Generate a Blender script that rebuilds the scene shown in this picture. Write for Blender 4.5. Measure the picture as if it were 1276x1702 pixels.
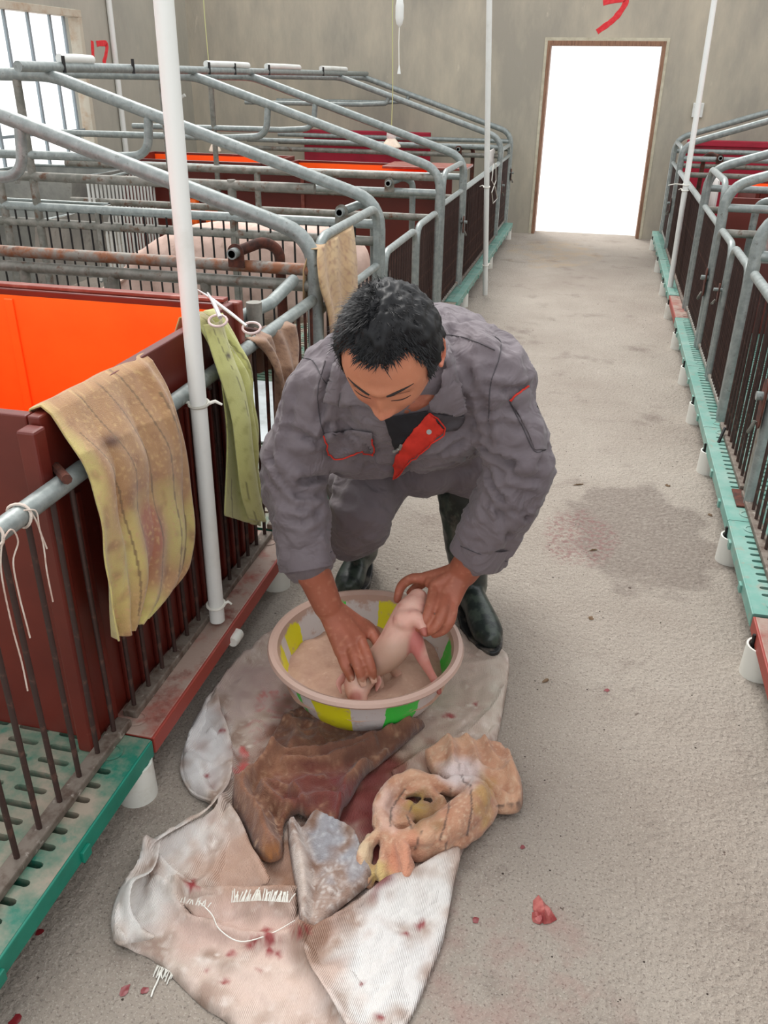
import bpy, bmesh, math, random
import numpy as np
from mathutils import Vector, Matrix, noise, geometry
from mathutils.bvhtree import BVHTree
random.seed(7); rng = np.random.default_rng(7)
for o in list(bpy.data.objects): bpy.data.objects.remove(o)
SC = bpy.context.scene
COL = SC.collection

# ---------------------------------------------------------------- camera
W, H_PX = 1276, 1702
FP, CX, CY, CAMH = 1411.0, 638.0, 851.0, 1.62
def _u(v): v = np.array(v, float); return v/np.linalg.norm(v)
_Y = _u([1018-CX, 132-CY, FP]); _vz = _u([600-CX, 3600-CY, FP])
_D = _u(_vz-np.dot(_vz, _Y)*_Y); _Z = -_D; _X = np.cross(_Y, _Z)
RW = np.stack([_X, _Y, _Z])                  # camera (x right, y down, z forward) -> world
cam = bpy.data.objects.new('camera', bpy.data.cameras.new('camera')); COL.objects.link(cam)
mm = Matrix([[RW[i][0], -RW[i][1], -RW[i][2]] for i in range(3)]).to_4x4()
mm.translation = (0, 0, CAMH)
cam.matrix_world = mm
cam.data.sensor_fit = 'VERTICAL'; cam.data.sensor_height = 36; cam.data.lens = FP/H_PX*36
cam.data.clip_start = .02; cam.data.clip_end = 200
SC.camera = cam
CAM = np.array([0, 0, CAMH])
def at(u, v, **k):
    """world point where the sight line of pixel (u, v) meets a plane x=, y= or z="""
    d = RW @ np.array([u-CX, v-CY, FP])
    for a, c in k.items(): i = 'xyz'.index(a); t = (c-CAM[i])/d[i]
    return CAM+t*d
def proj(P):
    q = (np.asarray(P, float)-CAM) @ RW
    return np.stack([CX+FP*q[..., 0]/q[..., 2], CY+FP*q[..., 1]/q[..., 2]], -1)

# ---------------------------------------------------------------- world, lights, exposure
SC.view_settings.view_transform = 'Standard'; SC.view_settings.look = 'None'
SC.view_settings.gamma = 1; SC.view_settings.use_curve_mapping = False
SC.view_settings.exposure = 0.22
wd = bpy.data.worlds.new('overcast'); SC.world = wd; wd.use_nodes = True
wd.node_tree.nodes['Background'].inputs[0].default_value = (.97, .985, 1, 1)
wd.node_tree.nodes['Background'].inputs[1].default_value = 1.25
sun = bpy.data.objects.new('sun', bpy.data.lights.new('sun', 'SUN')); COL.objects.link(sun)
sun.data.energy = 2.3; sun.data.angle = math.radians(28); sun.data.color = (1, .97, .93)
sun.rotation_euler = Vector((-.34, .62, 1)).to_track_quat('Z', 'Y').to_euler()

# ---------------------------------------------------------------- helpers
def lin(c):
    return tuple((x/255/12.92 if x/255 <= .04045 else ((x/255+.055)/1.055)**2.4) for x in c)
def tag(o, label=None, cat=None, group=None, kind=None):
    if label: o['label'] = label
    if cat: o['category'] = cat
    if group: o['group'] = group
    if kind: o['kind'] = kind
    return o
def empty(name, loc, label=None, cat=None, group=None):
    o = bpy.data.objects.new(name, None); COL.objects.link(o); o.location = loc; o.empty_display_size = .1
    return tag(o, label, cat, group)
def link(name, me, mat=None, parent=None, smooth=False):
    o = bpy.data.objects.new(name, me); COL.objects.link(o)
    if mat:
        me.materials.clear()
        for m in (mat if isinstance(mat, (list, tuple)) else [mat]): me.materials.append(m)
    if smooth: me.shade_smooth()
    if parent is not None:
        o.parent = parent
        o.matrix_parent_inverse = Matrix.Translation(parent_loc(parent)).inverted()
    return o
def parent_loc(p):
    v = Vector(p.location)
    q = p.parent
    if q is not None and p.type == 'MESH': v = Vector((0, 0, 0))
    return v if p.type == 'EMPTY' else Vector(p.location)
def mesh(name, V, F):
    me = bpy.data.meshes.new(name); me.from_pydata([tuple(map(float, v)) for v in V], [], [tuple(int(i) for i in f) for f in F]); me.validate(); me.update()
    return me
class MB:
    def __init__(s): s.v = []; s.f = []
    def add(s, V, F):
        n = len(s.v); s.v += [tuple(map(float, q)) for q in V]; s.f += [tuple(i+n for i in f) for f in F]; return s
    def box(s, a, b):
        x0, y0, z0 = [min(p, q) for p, q in zip(a, b)]; x1, y1, z1 = [max(p, q) for p, q in zip(a, b)]
        return s.add([(x0,y0,z0),(x1,y0,z0),(x1,y1,z0),(x0,y1,z0),(x0,y0,z1),(x1,y0,z1),(x1,y1,z1),(x0,y1,z1)],
                     [(0,3,2,1),(4,5,6,7),(0,1,5,4),(1,2,6,5),(2,3,7,6),(3,0,4,7)])
    def tube(s, pts, r, seg=10, caps=True, sq=1.0):
        P = [Vector(p) for p in pts]; n = len(P); R = r if isinstance(r, (list, tuple)) else [r]*n
        T = []
        for i in range(n):
            a = P[max(i-1, 0)]; b = P[min(i+1, n-1)]; t = (b-a)
            if 0 < i < n-1: t = (P[i]-a).normalized()+(b-P[i]).normalized()
            T.append(t.normalized())
        up = Vector((0, 0, 1)) if abs(T[0].z) < .9 else Vector((0, 1, 0))
        N = T[0].cross(up).normalized(); V = []; F = []
        for i in range(n):
            N = (N-T[i]*N.dot(T[i])).normalized(); B = T[i].cross(N)
            for k in range(seg):
                a = 2*math.pi*k/seg; V.append(P[i]+(N*math.cos(a)+B*math.sin(a)*sq)*R[i])
        for i in range(n-1):
            for k in range(seg):
                a = i*seg+k; b = i*seg+(k+1) % seg; F.append((a, b, b+seg, a+seg))
        if caps: F.append(tuple(range(seg-1, -1, -1))); F.append(tuple((n-1)*seg+k for k in range(seg)))
        return s.add(V, F)
    def lathe(s, prof, c=(0, 0, 0), seg=32, axis='z'):
        V = []; F = []
        for r, z in prof:
            for k in range(seg):
                a = 2*math.pi*k/seg; p = (r*math.cos(a), r*math.sin(a), z)
                if axis == 'x': p = (p[2], p[0], p[1])
                if axis == 'y': p = (p[0], p[2], p[1])
                V.append((p[0]+c[0], p[1]+c[1], p[2]+c[2]))
        for i in range(len(prof)-1):
            for k in range(seg):
                a = i*seg+k; b = i*seg+(k+1) % seg; F.append((a, b, b+seg, a+seg))
        if prof[0][0] > 1e-5: F.append(tuple(range(seg-1, -1, -1)))
        if prof[-1][0] > 1e-5: F.append(tuple((len(prof)-1)*seg+k for k in range(seg)))
        return s.add(V, F)
    def build(s, name, mat, parent=None, smooth=True, bevel=0):
        me = mesh(name, s.v, s.f)
        if smooth: me.shade_smooth(); me.set_sharp_from_angle(angle=math.radians(42))
        o = link(name, me, mat, parent)
        if bevel:
            m = o.modifiers.new('bevel', 'BEVEL'); m.width = bevel; m.segments = 2; m.limit_method = 'ANGLE'
        return o
def fillet(pts, r, n=6):
    P = [Vector(p) for p in pts]; R = r if isinstance(r, (list, tuple)) else [r]*(len(P)-2)
    out = [P[0]]
    for i in range(1, len(P)-1):
        a = (P[i-1]-P[i]); b = (P[i+1]-P[i]); la, lb = a.length, b.length; a.normalize(); b.normalize()
        ang = a.angle(b); d = min(R[i-1]/math.tan(ang/2), la*.49, lb*.49)
        s, e = P[i]+a*d, P[i]+b*d
        for k in range(n+1):
            t = k/n; out.append(s*(1-t)**2+P[i]*2*t*(1-t)+e*t*t)
    out.append(P[-1]); return out
def crom(P, n):
    """catmull-rom resample of rows P (m, k) into n per span"""
    P = np.array(P, float); m = len(P); Q = np.vstack([2*P[0]-P[1], P, 2*P[-1]-P[-2]]); out = []
    for i in range(m-1):
        a, b, c, d = Q[i:i+4]
        for k in range(n):
            t = k/n; out.append(.5*(2*b+(c-a)*t+(2*a-5*b+4*c-d)*t*t+(3*b-a-3*c+d)*t**3))
    out.append(P[-1]); return np.array(out)
def loft(mb, secs, n=5, seg=24, dome=True):
    """secs rows: centre, u axis, v axis (lengths included)"""
    S = crom([list(c)+list(u)+list(v) for c, u, v in secs], n)
    V = []; F = []; m = len(S)
    rows = [(s[:3], s[3:6], s[6:9]) for s in S]
    if dome:
        def dm(c, u, v, dirn):
            nrm = np.cross(u, v); nrm = nrm/np.linalg.norm(nrm)*dirn; h = min(np.linalg.norm(u), np.linalg.norm(v))*.8
            return [(c+nrm*h*math.sin(a), u*math.cos(a), v*math.cos(a)) for a in (.5, 1.0, 1.4)]
        d0 = rows[1][0]-rows[0][0]; c, u, v = rows[0]; sg = -1 if np.dot(np.cross(u, v), d0) > 0 else 1
        st = dm(c, u, v, sg)[::-1]
        c, u, v = rows[-1]; d1 = rows[-1][0]-rows[-2][0]; sg = 1 if np.dot(np.cross(u, v), d1) > 0 else -1
        rows = st+rows+dm(c, u, v, sg)
    m = len(rows)
    for c, u, v in rows:
        for k in range(seg):
            a = 2*math.pi*k/seg; V.append(c+u*math.cos(a)+v*math.sin(a))
    for i in range(m-1):
        for k in range(seg):
            a = i*seg+k; b = i*seg+(k+1) % seg; F.append((a, b, b+seg, a+seg))
    F.append(tuple(range(seg-1, -1, -1))); F.append(tuple((m-1)*seg+k for k in range(seg)))
    return mb.add(V, F)
def limb(mb, pts, radii, n=5, seg=18, flat=1.0, side=None):
    """tapered round limb through joints"""
    P = crom([list(p)+[r] for p, r in zip(pts, radii)], n)
    rows = []
    N = None
    for i in range(len(P)):
        t = P[min(i+1, len(P)-1)][:3]-P[max(i-1, 0)][:3]; t = t/np.linalg.norm(t)
        if N is None:
            N = np.array(side if side is not None else ([0, 0, 1] if abs(t[2]) < .9 else [0, 1, 0]), float)
        N = N-t*np.dot(N, t); N = N/np.linalg.norm(N); B = np.cross(t, N)
        rows.append((P[i][:3], N*P[i][3], B*P[i][3]*flat))
    V = []; F = []
    def dm(c, u, v, nn):
        h = np.linalg.norm(u)
        return [(c+nn*h*math.sin(a), u*math.cos(a), v*math.cos(a)) for a in (.5, 1.0, 1.4)]
    t0 = rows[0][0]-rows[1][0]; t1 = rows[-1][0]-rows[-2][0]
    rows = dm(*rows[0], t0/np.linalg.norm(t0))[::-1]+rows+dm(*rows[-1], t1/np.linalg.norm(t1))
    for c, u, v in rows:
        for k in range(seg):
            a = 2*math.pi*k/seg; V.append(c+u*math.cos(a)+v*math.sin(a))
    m = len(rows)
    for i in range(m-1):
        for k in range(seg):
            a = i*seg+k; b = i*seg+(k+1) % seg; F.append((a, a+seg, b+seg, b))
    F.append(tuple(range(seg))); F.append(tuple((m-1)*seg+k for k in range(seg-1, -1, -1)))
    return mb.add(V, F)
def fuse(mb, voxel, smooth=6, factor=.5, name='fused'):
    """union of all shells of mb as one smooth skin"""
    me = mesh(name, mb.v, mb.f); o = bpy.data.objects.new('tmp', me); COL.objects.link(o)
    bm = bmesh.new(); bm.from_mesh(me); bmesh.ops.recalc_face_normals(bm, faces=bm.faces); bm.to_mesh(me); bm.free()
    r = o.modifiers.new('r', 'REMESH'); r.mode = 'VOXEL'; r.voxel_size = voxel; r.use_smooth_shade = True
    if smooth:
        s = o.modifiers.new('s', 'SMOOTH'); s.iterations = smooth; s.factor = factor
    dg = bpy.context.evaluated_depsgraph_get(); dg.update()
    out = bpy.data.meshes.new_from_object(o.evaluated_get(dg)); out.name = name
    bpy.data.objects.remove(o)
    out.shade_smooth(); return out
def co_of(me):
    a = np.empty(len(me.vertices)*3); me.vertices.foreach_get('co', a); return a.reshape(-1, 3)
def no_of(me):
    a = np.empty(len(me.vertices)*3); me.vertices.foreach_get('normal', a); return a.reshape(-1, 3)
def set_co(me, C): me.vertices.foreach_set('co', np.asarray(C, float).ravel()); me.update()
def crumple(P, s, seed=0):
    """sharp-edged facets like creased sheet"""
    out = np.empty(len(P))
    for i, p in enumerate(P):
        d = noise.voronoi(Vector((p[0]*s+seed, p[1]*s-seed, p[2]*s)))[0]; out[i] = d[1]-d[0]
    return out
def set_col(me, C):
    """per-vertex paint (stains, print, skin tone, tone by height), linear rgb"""
    a = me.color_attributes.new('paint', 'FLOAT_COLOR', 'POINT'); C = np.hstack([C, np.ones((len(C), 1))])
    a.data.foreach_set('color', C.astype(float).ravel())
def nz(P, scale, seed=0):
    return np.array([noise.noise(Vector((p[0]*scale+seed, p[1]*scale-seed, p[2]*scale+seed*.5))) for p in P])
def blend(C, m, col): m = np.clip(m, 0, 1)[:, None]; return C*(1-m)+np.array(lin(col))*m
def seg_dist(P, pl):
    """distance of points P (n,2) to polyline pl"""
    pl = np.array(pl, float); D = np.full(len(P), 1e9)
    for a, b in zip(pl[:-1], pl[1:]):
        ab = b-a; t = np.clip(((P-a)@ab)/max(ab@ab, 1e-12), 0, 1); D = np.minimum(D, np.linalg.norm(P-a-t[:, None]*ab, axis=1))
    return D

# ---------------------------------------------------------------- materials
def mat(name, base, rough=.6, metal=0., c2=None, scale=8., thr=(.45, .65), bump=0., bscale=60., c3=None, s3=30., t3=(.6, .7), spec=.5, stretch=(1, 1, 1), paint=False, sheen=0., detail=6., trans=0., coord='Object', objrand=0.):
    m = bpy.data.materials.new(name); m.use_nodes = True; nt = m.node_tree; N = nt.nodes; L = nt.links
    b = N['Principled BSDF']; b.inputs['Roughness'].default_value = rough; b.inputs['Metallic'].default_value = metal
    b.inputs['Specular IOR Level'].default_value = spec; b.inputs['Sheen Weight'].default_value = sheen
    tc = N.new('ShaderNodeTexCoord'); mp = N.new('ShaderNodeMapping'); mp.inputs['Scale'].default_value = stretch
    L.new(tc.outputs[coord], mp.inputs[0])
    if paint:
        a = N.new('ShaderNodeVertexColor'); a.layer_name = 'paint'; cur = a.outputs[0]
    else:
        a = N.new('ShaderNodeRGB'); a.outputs[0].default_value = (*lin(base), 1); cur = a.outputs[0]
    def layer(cur, col, sc, t, seed):
        n = N.new('ShaderNodeTexNoise'); n.inputs['Scale'].default_value = sc; n.inputs['Detail'].default_value = detail; n.inputs['Roughness'].default_value = .65
        o = N.new('ShaderNodeVectorMath'); o.inputs[1].default_value = (seed, seed*2, -seed); L.new(mp.outputs[0], o.inputs[0]); L.new(o.outputs[0], n.inputs['Vector'])
        r = N.new('ShaderNodeMapRange'); r.inputs[1].default_value = t[0]; r.inputs[2].default_value = t[1]; L.new(n.outputs[0], r.inputs[0])
        x = N.new('ShaderNodeMix'); x.data_type = 'RGBA'; L.new(r.outputs[0], x.inputs[0]); L.new(cur, x.inputs[6])
        x.inputs[7].default_value = (*lin(col), 1); return x.outputs[2]
    if c2: cur = layer(cur, c2, scale, thr, 1.3)
    if c3: cur = layer(cur, c3, s3, t3, 7.7)
    if objrand:
        oi = N.new('ShaderNodeObjectInfo'); hs = N.new('ShaderNodeHueSaturation'); mr = N.new('ShaderNodeMapRange'); mr.inputs[3].default_value = 1-objrand; mr.inputs[4].default_value = 1+objrand
        L.new(oi.outputs['Random'], mr.inputs[0]); L.new(mr.outputs[0], hs.inputs['Value']); L.new(cur, hs.inputs['Color']); cur = hs.outputs[0]
    L.new(cur, b.inputs['Base Color'])
    if bump:
        n = N.new('ShaderNodeTexNoise'); n.inputs['Scale'].default_value = bscale; n.inputs['Detail'].default_value = 5; L.new(mp.outputs[0], n.inputs['Vector'])
        bp = N.new('ShaderNodeBump'); bp.inputs['Strength'].default_value = 1; bp.inputs['Distance'].default_value = bump
        L.new(n.outputs[0], bp.inputs['Height']); L.new(bp.outputs[0], b.inputs['Normal'])
    if trans: b.inputs['Transmission Weight'].default_value = trans
    return m
M = {}
M['galv'] = mat('galvanised', (134,142,140), .42, .3, (158,164,162), 26, (.42,.66), .0006, 90, (100,98,92), 40, (.60,.74))
M['galv_dull'] = mat('galvanised_worn', (112,112,104), .55, .25, (150,146,138), 16, (.4,.7), .0008, 90, (100,72,54), 20, (.55,.68))
M['galv_rust'] = mat('galvanised_rusted', (134,128,120), .6, .2, (138,88,60), 18, (.42,.6), .001, 80, (90,52,36), 30, (.58,.7))
M['rust'] = mat('rusted_steel', (98,52,38), .8, .1, (60,36,30), 25, (.4,.6), .001, 80)
M['picket'] = mat('brown_steel_rod', (62,44,40), .6, .3, (104,74,64), 30, (.55,.7), .0005, 90, (170,160,152), 45, (.68,.75), objrand=.15)
M['rail_grey'] = mat('dirty_steel_rail', (118,108,98), .7, .1, (86,70,60), 25, (.45,.65), .002, 60, (190,182,172), 40, (.6,.72))
M['maroon'] = mat('maroon_plastic', (104,36,26), .38, 0, (86,28,22), 3, (.4,.7), .0006, 20, (150,84,70), 9, (.66,.82))
M['maroon_edge'] = mat('maroon_edge', (132,62,50), .4, 0, (170,110,96), 12, (.5,.8))
M['orange'] = mat('orange_plastic_and_glow', (255,112,30), .42, 0, (255,98,22), 2, (.4,.7), .0008, 12)  # pan and flaps; inside the boxes it paints the light through the walls
M['crimson'] = mat('crimson_plastic', (176,24,54), .45, 0, (150,20,44), 4)
M['redfloor'] = mat('dusty_red_plastic', (148,70,58), .6, 0, (160,138,126), 9, (.30,.52), .0015, 60, (112,44,34), 9, (.55,.7))
M['redside'] = mat('red_plastic_side', (150,58,46), .5, 0, (170,90,76), 20, (.6,.8))
M['teal'] = mat('teal_slats', (30,112,92), .5, 0, (158,146,130), 7, (.36,.62), .001, 80, (40,120,102), 14, (.6,.75))
M['tealside'] = mat('teal_edge', (16,128,106), .45, 0, (12,112,92), 9, (.4,.7), .0003, 60, (130,180,165), 50, (.72,.8))
M['teal_pale'] = mat('pale_teal_slats', (108,158,146), .5, 0, (142,172,162), 8, (.4,.7), .0006, 50, (150,140,126), 20, (.55,.75))
M['pvc'] = mat('white_pvc', (226,228,224), .3, 0, (206,206,198), 5, (.5,.8))
M['pvc_dirty'] = mat('white_pvc_foot', (224,224,216), .45, 0, (190,180,165), 9, (.55,.8))
M['mortar'] = mat('mortar', (160,150,138), .9, 0, (120,108,98), 40, (.4,.6), .003, 90)
M['black'] = mat('black_steel', (34,32,32), .5, .3)
M['tie'] = mat('nylon_tie', (226,224,214), .4)
M['twine'] = mat('cotton_twine', (214,200,188), .9, 0, (190,160,146), 30)
M['sow'] = mat('sow_hide', (226,196,182), .75, 0, (200,168,154), 6, (.4,.7), .001, 120, (180,150,134), 14, (.58,.75))
M['steel'] = mat('trough_steel', (140,142,138), .45, .35, (176,176,170), 5, (.4,.7), .001, 30, (110,104,96), 12, (.6,.75))
M['wood'] = mat('door_wood', (150,112,88), .7, 0, (118,84,66), 8, stretch=(8, 8, 1))
M['whiteboard'] = mat('white_plastic', (226,220,216), .4, 0, (196,180,170), 8, (.5,.8))
M['spray'] = mat('red_spray_paint', (222,44,52), .7, 0, (232,66,70), 30)
M['wire'] = mat('yellow_white_flex', (190,196,140), .6)
M['glass'] = mat('bulb_glass', (255,240,225), .05, trans=.85)
M['floor'] = None
# ---------------------------------------------------------------- special materials
def floor_material():
    m = mat('concrete_floor', (166,154,142), .88, 0, (186,176,164), 1.3, (.35,.68), 0, 60, (134,120,110), 3.5, (.56,.76), detail=9)
    nt = m.node_tree; N = nt.nodes; L = nt.links; b = N['Principled BSDF']
    tc = N.new('ShaderNodeTexCoord'); cur = b.inputs['Base Color'].links[0].from_socket
    def ramp(sock, a, c, lo=0., hi=1.):
        r = N.new('ShaderNodeMapRange'); r.inputs[1].default_value = a; r.inputs[2].default_value = c; r.inputs[3].default_value = lo; r.inputs[4].default_value = hi; L.new(sock, r.inputs[0]); return r.outputs[0]
    def mixc(cur, fac, col, mode='MIX'):
        x = N.new('ShaderNodeMix'); x.data_type = 'RGBA'; x.blend_type = mode; L.new(fac, x.inputs[0]); L.new(cur, x.inputs[6]); x.inputs[7].default_value = (*lin(col), 1); return x.outputs[2]
    def mul(a, c):
        x = N.new('ShaderNodeMath'); x.operation = 'MULTIPLY'; L.new(a, x.inputs[0]); L.new(c, x.inputs[1]); return x.outputs[0]
    def nse(sc, det=6, ro=.6):
        n = N.new('ShaderNodeTexNoise'); n.inputs['Scale'].default_value = sc; n.inputs['Detail'].default_value = det; n.inputs['Roughness'].default_value = ro; L.new(tc.outputs['Object'], n.inputs['Vector']); return n.outputs[0]
    # damp stain beside the right row, red dirt by the stain and the sack, rust-brown patch near the door
    def spot(x, y, rx, ry, warp=.35):
        mp = N.new('ShaderNodeMapping'); mp.vector_type = 'POINT'; mp.inputs['Location'].default_value = (-x/rx, -y/ry, 0); mp.inputs['Scale'].default_value = (1/rx, 1/ry, 0); L.new(tc.outputs['Object'], mp.inputs[0])
        ln = N.new('ShaderNodeVectorMath'); ln.operation = 'LENGTH'; L.new(mp.outputs[0], ln.inputs[0])
        ad = N.new('ShaderNodeMath'); ad.operation = 'MULTIPLY_ADD'; L.new(nse(3.5), ad.inputs[0]); ad.inputs[1].default_value = warp*4; L.new(ln.outputs['Value'], ad.inputs[2])
        return ramp(ad.outputs[0], 1.0+warp*2, .75+warp*2)
    cur = mixc(cur, ramp(nse(150, 2), .57, .68, 0, .7), (112,100,92))
    cur = mixc(cur, ramp(nse(190, 2), .56, .68, 0, .55), (214,206,194))
    damp = spot(.33, 3.15, .33, .46, .55)
    cur = mixc(cur, mul(damp, ramp(nse(60), .3, .6, .25, .7)), (120,106,96))
    cur = mixc(cur, mul(spot(.08, 3.05, .16, .25), ramp(nse(50), .45, .6, 0, .6)), (140,88,88))
    cur = mixc(cur, mul(spot(-.1, 1.15, .35, .22), ramp(nse(9), .45, .65, 0, .35)), (176,124,118))
    cur = mixc(cur, mul(spot(-.4, 9.3, .5, .9), ramp(nse(5), .4, .6, 0, .4)), (196,168,130))
    sp = mul(ramp(nse(24, 3), .70, .735), ramp(nse(2.2), .42, .55))
    cur = mixc(cur, sp, (84,64,56))
    L.new(cur, b.inputs['Base Color'])
    L.new(ramp(damp, 0, 1, .9, .55), b.inputs['Roughness'])
    v = N.new('ShaderNodeTexVoronoi'); v.inputs['Scale'].default_value = 60; L.new(tc.outputs['Object'], v.inputs['Vector'])
    h = N.new('ShaderNodeMath'); h.operation = 'MULTIPLY_ADD'; L.new(nse(95, 5, .7), h.inputs[0]); h.inputs[1].default_value = 1.6; L.new(v.outputs['Distance'], h.inputs[2])
    h2 = N.new('ShaderNodeMath'); h2.operation = 'MULTIPLY_ADD'; L.new(nse(9, 3), h2.inputs[0]); h2.inputs[1].default_value = 1.2; L.new(h.outputs[0], h2.inputs[2])
    bp = N.new('ShaderNodeBump'); bp.inputs['Distance'].default_value = .009; bp.inputs['Strength'].default_value = .9; L.new(h2.outputs[0], bp.inputs['Height']); L.new(bp.outputs[0], b.inputs['Normal'])
    return m
M['floor'] = floor_material()
M['wall'] = mat('cement_render', (160,157,146), .9, 0, (182,177,163), 1.1, (.35,.7), .003, 14, (192,184,166), 2.6, (.62,.8), detail=9, stretch=(1.6, 1.6, .7))
M['wall_far'] = mat('cement_render_far', (164,158,145), .9, 0, (198,188,168), .9, (.4,.66), .003, 14, (228,218,196), 3.2, (.66,.78), detail=10, stretch=(1.8, 1, .6))

# ---------------------------------------------------------------- room shell
XL, XR, YF, YB, HT = -4.87, 4.6, 10.48, -3.0, 3.1
def struct(mb, name, m, **k): return tag(mb.build(name, m, **k), kind='structure')
struct(MB().box((XL-.2, YB, -.1), (XR+.2, YF+.22, 0)), 'floor', M['floor'], smooth=False)
M['yard'] = mat('pale_sunlit_yard', (250,250,248), .9)
yd = MB().box((-14, YF+.222, -.12), (14, YF+30, -.01)).build('yard', M['yard'], smooth=False); tag(yd, kind='structure')
DX0, DX1, DZ = -.72, .50, 1.98
b = MB(); b.box((XL-.2, YF, 0), (DX0, YF+.22, HT)); b.box((DX1, YF, 0), (XR+.2, YF+.22, HT)); b.box((DX0, YF, DZ), (DX1, YF+.22, HT))
struct(b, 'wall_far', M['wall_far'], smooth=False)
WY0, WY1, WZ0, WZ1 = 6.1, 8.2, .62, 2.13
b = MB(); b.box((XL-.2, YB, 0), (XL, YB+1.2, HT)); b.box((XL-.2, YB+1.2, 0), (XL, WY0, .62)); b.box((XL-.2, YB+1.2, 2.13), (XL, WY0, HT)); b.box((XL-.2, 2.6, .62), (XL, 3.6, 2.13)); b.box((XL-.2, 5.2, .62), (XL, WY0, 2.13))
b.box((XL-.2, WY0, 0), (XL, WY1, WZ0)); b.box((XL-.2, WY0, WZ1), (XL, WY1, HT)); b.box((XL-.2, WY1, 0), (XL, YF, HT))
struct(b, 'wall_left', M['wall'], smooth=False)
b = MB(); b.box((XR, YB, 0), (XR+.2, YF, .7)); b.box((XR, YB, 2.1), (XR+.2, YF, HT))
for y in (-3, -.2, 2.6, 5.4, 8.2): b.box((XR, y, .7), (XR+.2, y+.9, 2.1))
b.box((XR, 9.1, .7), (XR+.2, YF, 2.1))
struct(b, 'wall_right', M['wall'], smooth=False)
# door frame
d = empty('door_1', ((DX0+DX1)/2, YF, 0)); tag(d, kind='structure')
for n, a, c in (('door_jamb', (DX0, YF-.012, 0), (DX0+.035, YF+.2, DZ)), ('door_jamb', (DX1-.035, YF-.012, 0), (DX1, YF+.2, DZ)), ('door_head', (DX0+.035, YF-.012, DZ-.045), (DX1-.035, YF+.2, DZ))):
    MB().box(a, c).build(n, M['wood'], d, smooth=False, bevel=.004)
M['plaster'] = mat('pale_plaster_edge', (206,200,178), .9, 0, (180,172,150), 12, (.4,.7), .002, 40)
for n, a, c in (('plaster_edge', (DX0-.03, YF-.006, 0), (DX0, YF+.002, DZ+.03)), ('plaster_edge', (DX1, YF-.006, 0), (DX1+.03, YF+.002, DZ+.03)), ('plaster_edge', (DX0, YF-.006, DZ), (DX1, YF+.002, DZ+.03))):
    MB().box(a, c).build(n, M['plaster'], d, smooth=False)
# window
w = empty('window_1', (XL, (WY0+WY1)/2, WZ0)); tag(w, kind='structure')
M['winframe'] = mat('pale_window_frame', (196,188,170), .6, 0, (170,140,110), 6, (.5,.75))
for n, a, c in (('window_frame', (XL-.1, WY0, WZ1-.06), (XL+.012, WY1, WZ1)), ('window_frame', (XL-.1, WY0, WZ0), (XL+.012, WY1, WZ0+.05)), ('window_frame', (XL-.1, WY1-.06, WZ0+.05), (XL+.012, WY1, WZ1-.06)), ('window_frame', (XL-.1, WY0, WZ0+.05), (XL+.012, WY0+.06, WZ1-.06))):
    MB().box(a, c).build(n, M['winframe'], w, smooth=False, bevel=.004)
M['bar'] = mat('window_bar', (150,162,168), .5, .2)
for y in (6.45, 6.8, 7.12, 7.45, 7.78, 8.0): MB().box((XL-.07, y-.014, WZ0+.05), (XL-.05, y+.014, WZ1-.06)).build('window_bar', M['bar'], w, smooth=False)
for z in (1.12, 1.62): MB().box((XL-.085, WY0+.06, z-.012), (XL-.075, WY1-.06, z+.012)).build('window_bar', M['bar'], w, smooth=False)
# white pipes fixed to the left wall, sprayed numbers, switch box
def thing(mb, name, m, label, cat, group=None, **k): return tag(mb.build(name, m, **k), label, cat, group)
thing(MB().tube([(XL+.03, 8.69, .0), (XL+.03, 8.7, 3.0)], .028, 12), 'wall_pipe', M['pvc'], 'white plastic pipe running up the left wall beside the red 17', 'pipe')
thing(MB().tube([(XL+.03, 10.0, .0), (XL+.03, 10.02, 1.35), (XL+.12, 10.02, 1.4)], .02, 12), 'wall_pipe', M['pvc'], 'short white plastic pipe low in the far left corner', 'pipe')
def stroke(pts, wdt, name, parent=None, dy=None):
    mb = MB(); mb.tube(pts, wdt, 10, sq=1); o = mb.build(name, M['spray'], parent); return o
def paint_digit(pts, wd, nrm):
    """flat band of paint 3 mm proud of the wall"""
    P = crom(pts, 8) if len(pts) > 2 else np.array([np.array(pts[0])*(1-t)+np.array(pts[1])*t for t in np.linspace(0, 1, 9)]); n = np.array(nrm, float); V = []; F = []
    for i, p in enumerate(P):
        t = P[min(i+1, len(P)-1)]-P[max(i-1, 0)]; s = np.cross(n, t); s = s/np.linalg.norm(s)*wd*(1+.25*noise.noise(Vector(p*19)))
        V += [p-s+n*.001, p-s*.9+n*.003, p+s*.9+n*.003, p+s+n*.001]
    for i in range(len(P)-1):
        for k in range(3): a = i*4+k; F.append((a, a+1, a+5, a+4))
    return V, F
def wallpt(u, v): return at(u, v, y=YF)
mb = MB(); mb.add(*paint_digit([wallpt(1002, 5), wallpt(1022, 0), wallpt(1040, 2), wallpt(1022, 30), wallpt(992, 53)], .028, (0, -1, 0)))
thing(mb, 'sprayed_number', M['spray'], 'red spray-painted figure 7 on the cement wall above the doorway', 'wall marking', smooth=False)
def lw(u, v): return at(u, v, x=XL)
mb = MB(); mb.add(*paint_digit([lw(153, 68), lw(155, 106)], .026, (1, 0, 0))); mb.add(*paint_digit([lw(160, 73), lw(168, 72), lw(177, 74), lw(176, 90), lw(172, 106)], .026, (1, 0, 0)))
thing(mb, 'sprayed_number', M['spray'], 'red spray-painted number 17 on the left wall beside the window', 'wall marking', smooth=False)
p = at(1159, 183, y=YF)
sb = empty('switch_box', (p[0], YF, p[2]), 'small white switch box on the far wall right of the doorway', 'switch')
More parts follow.
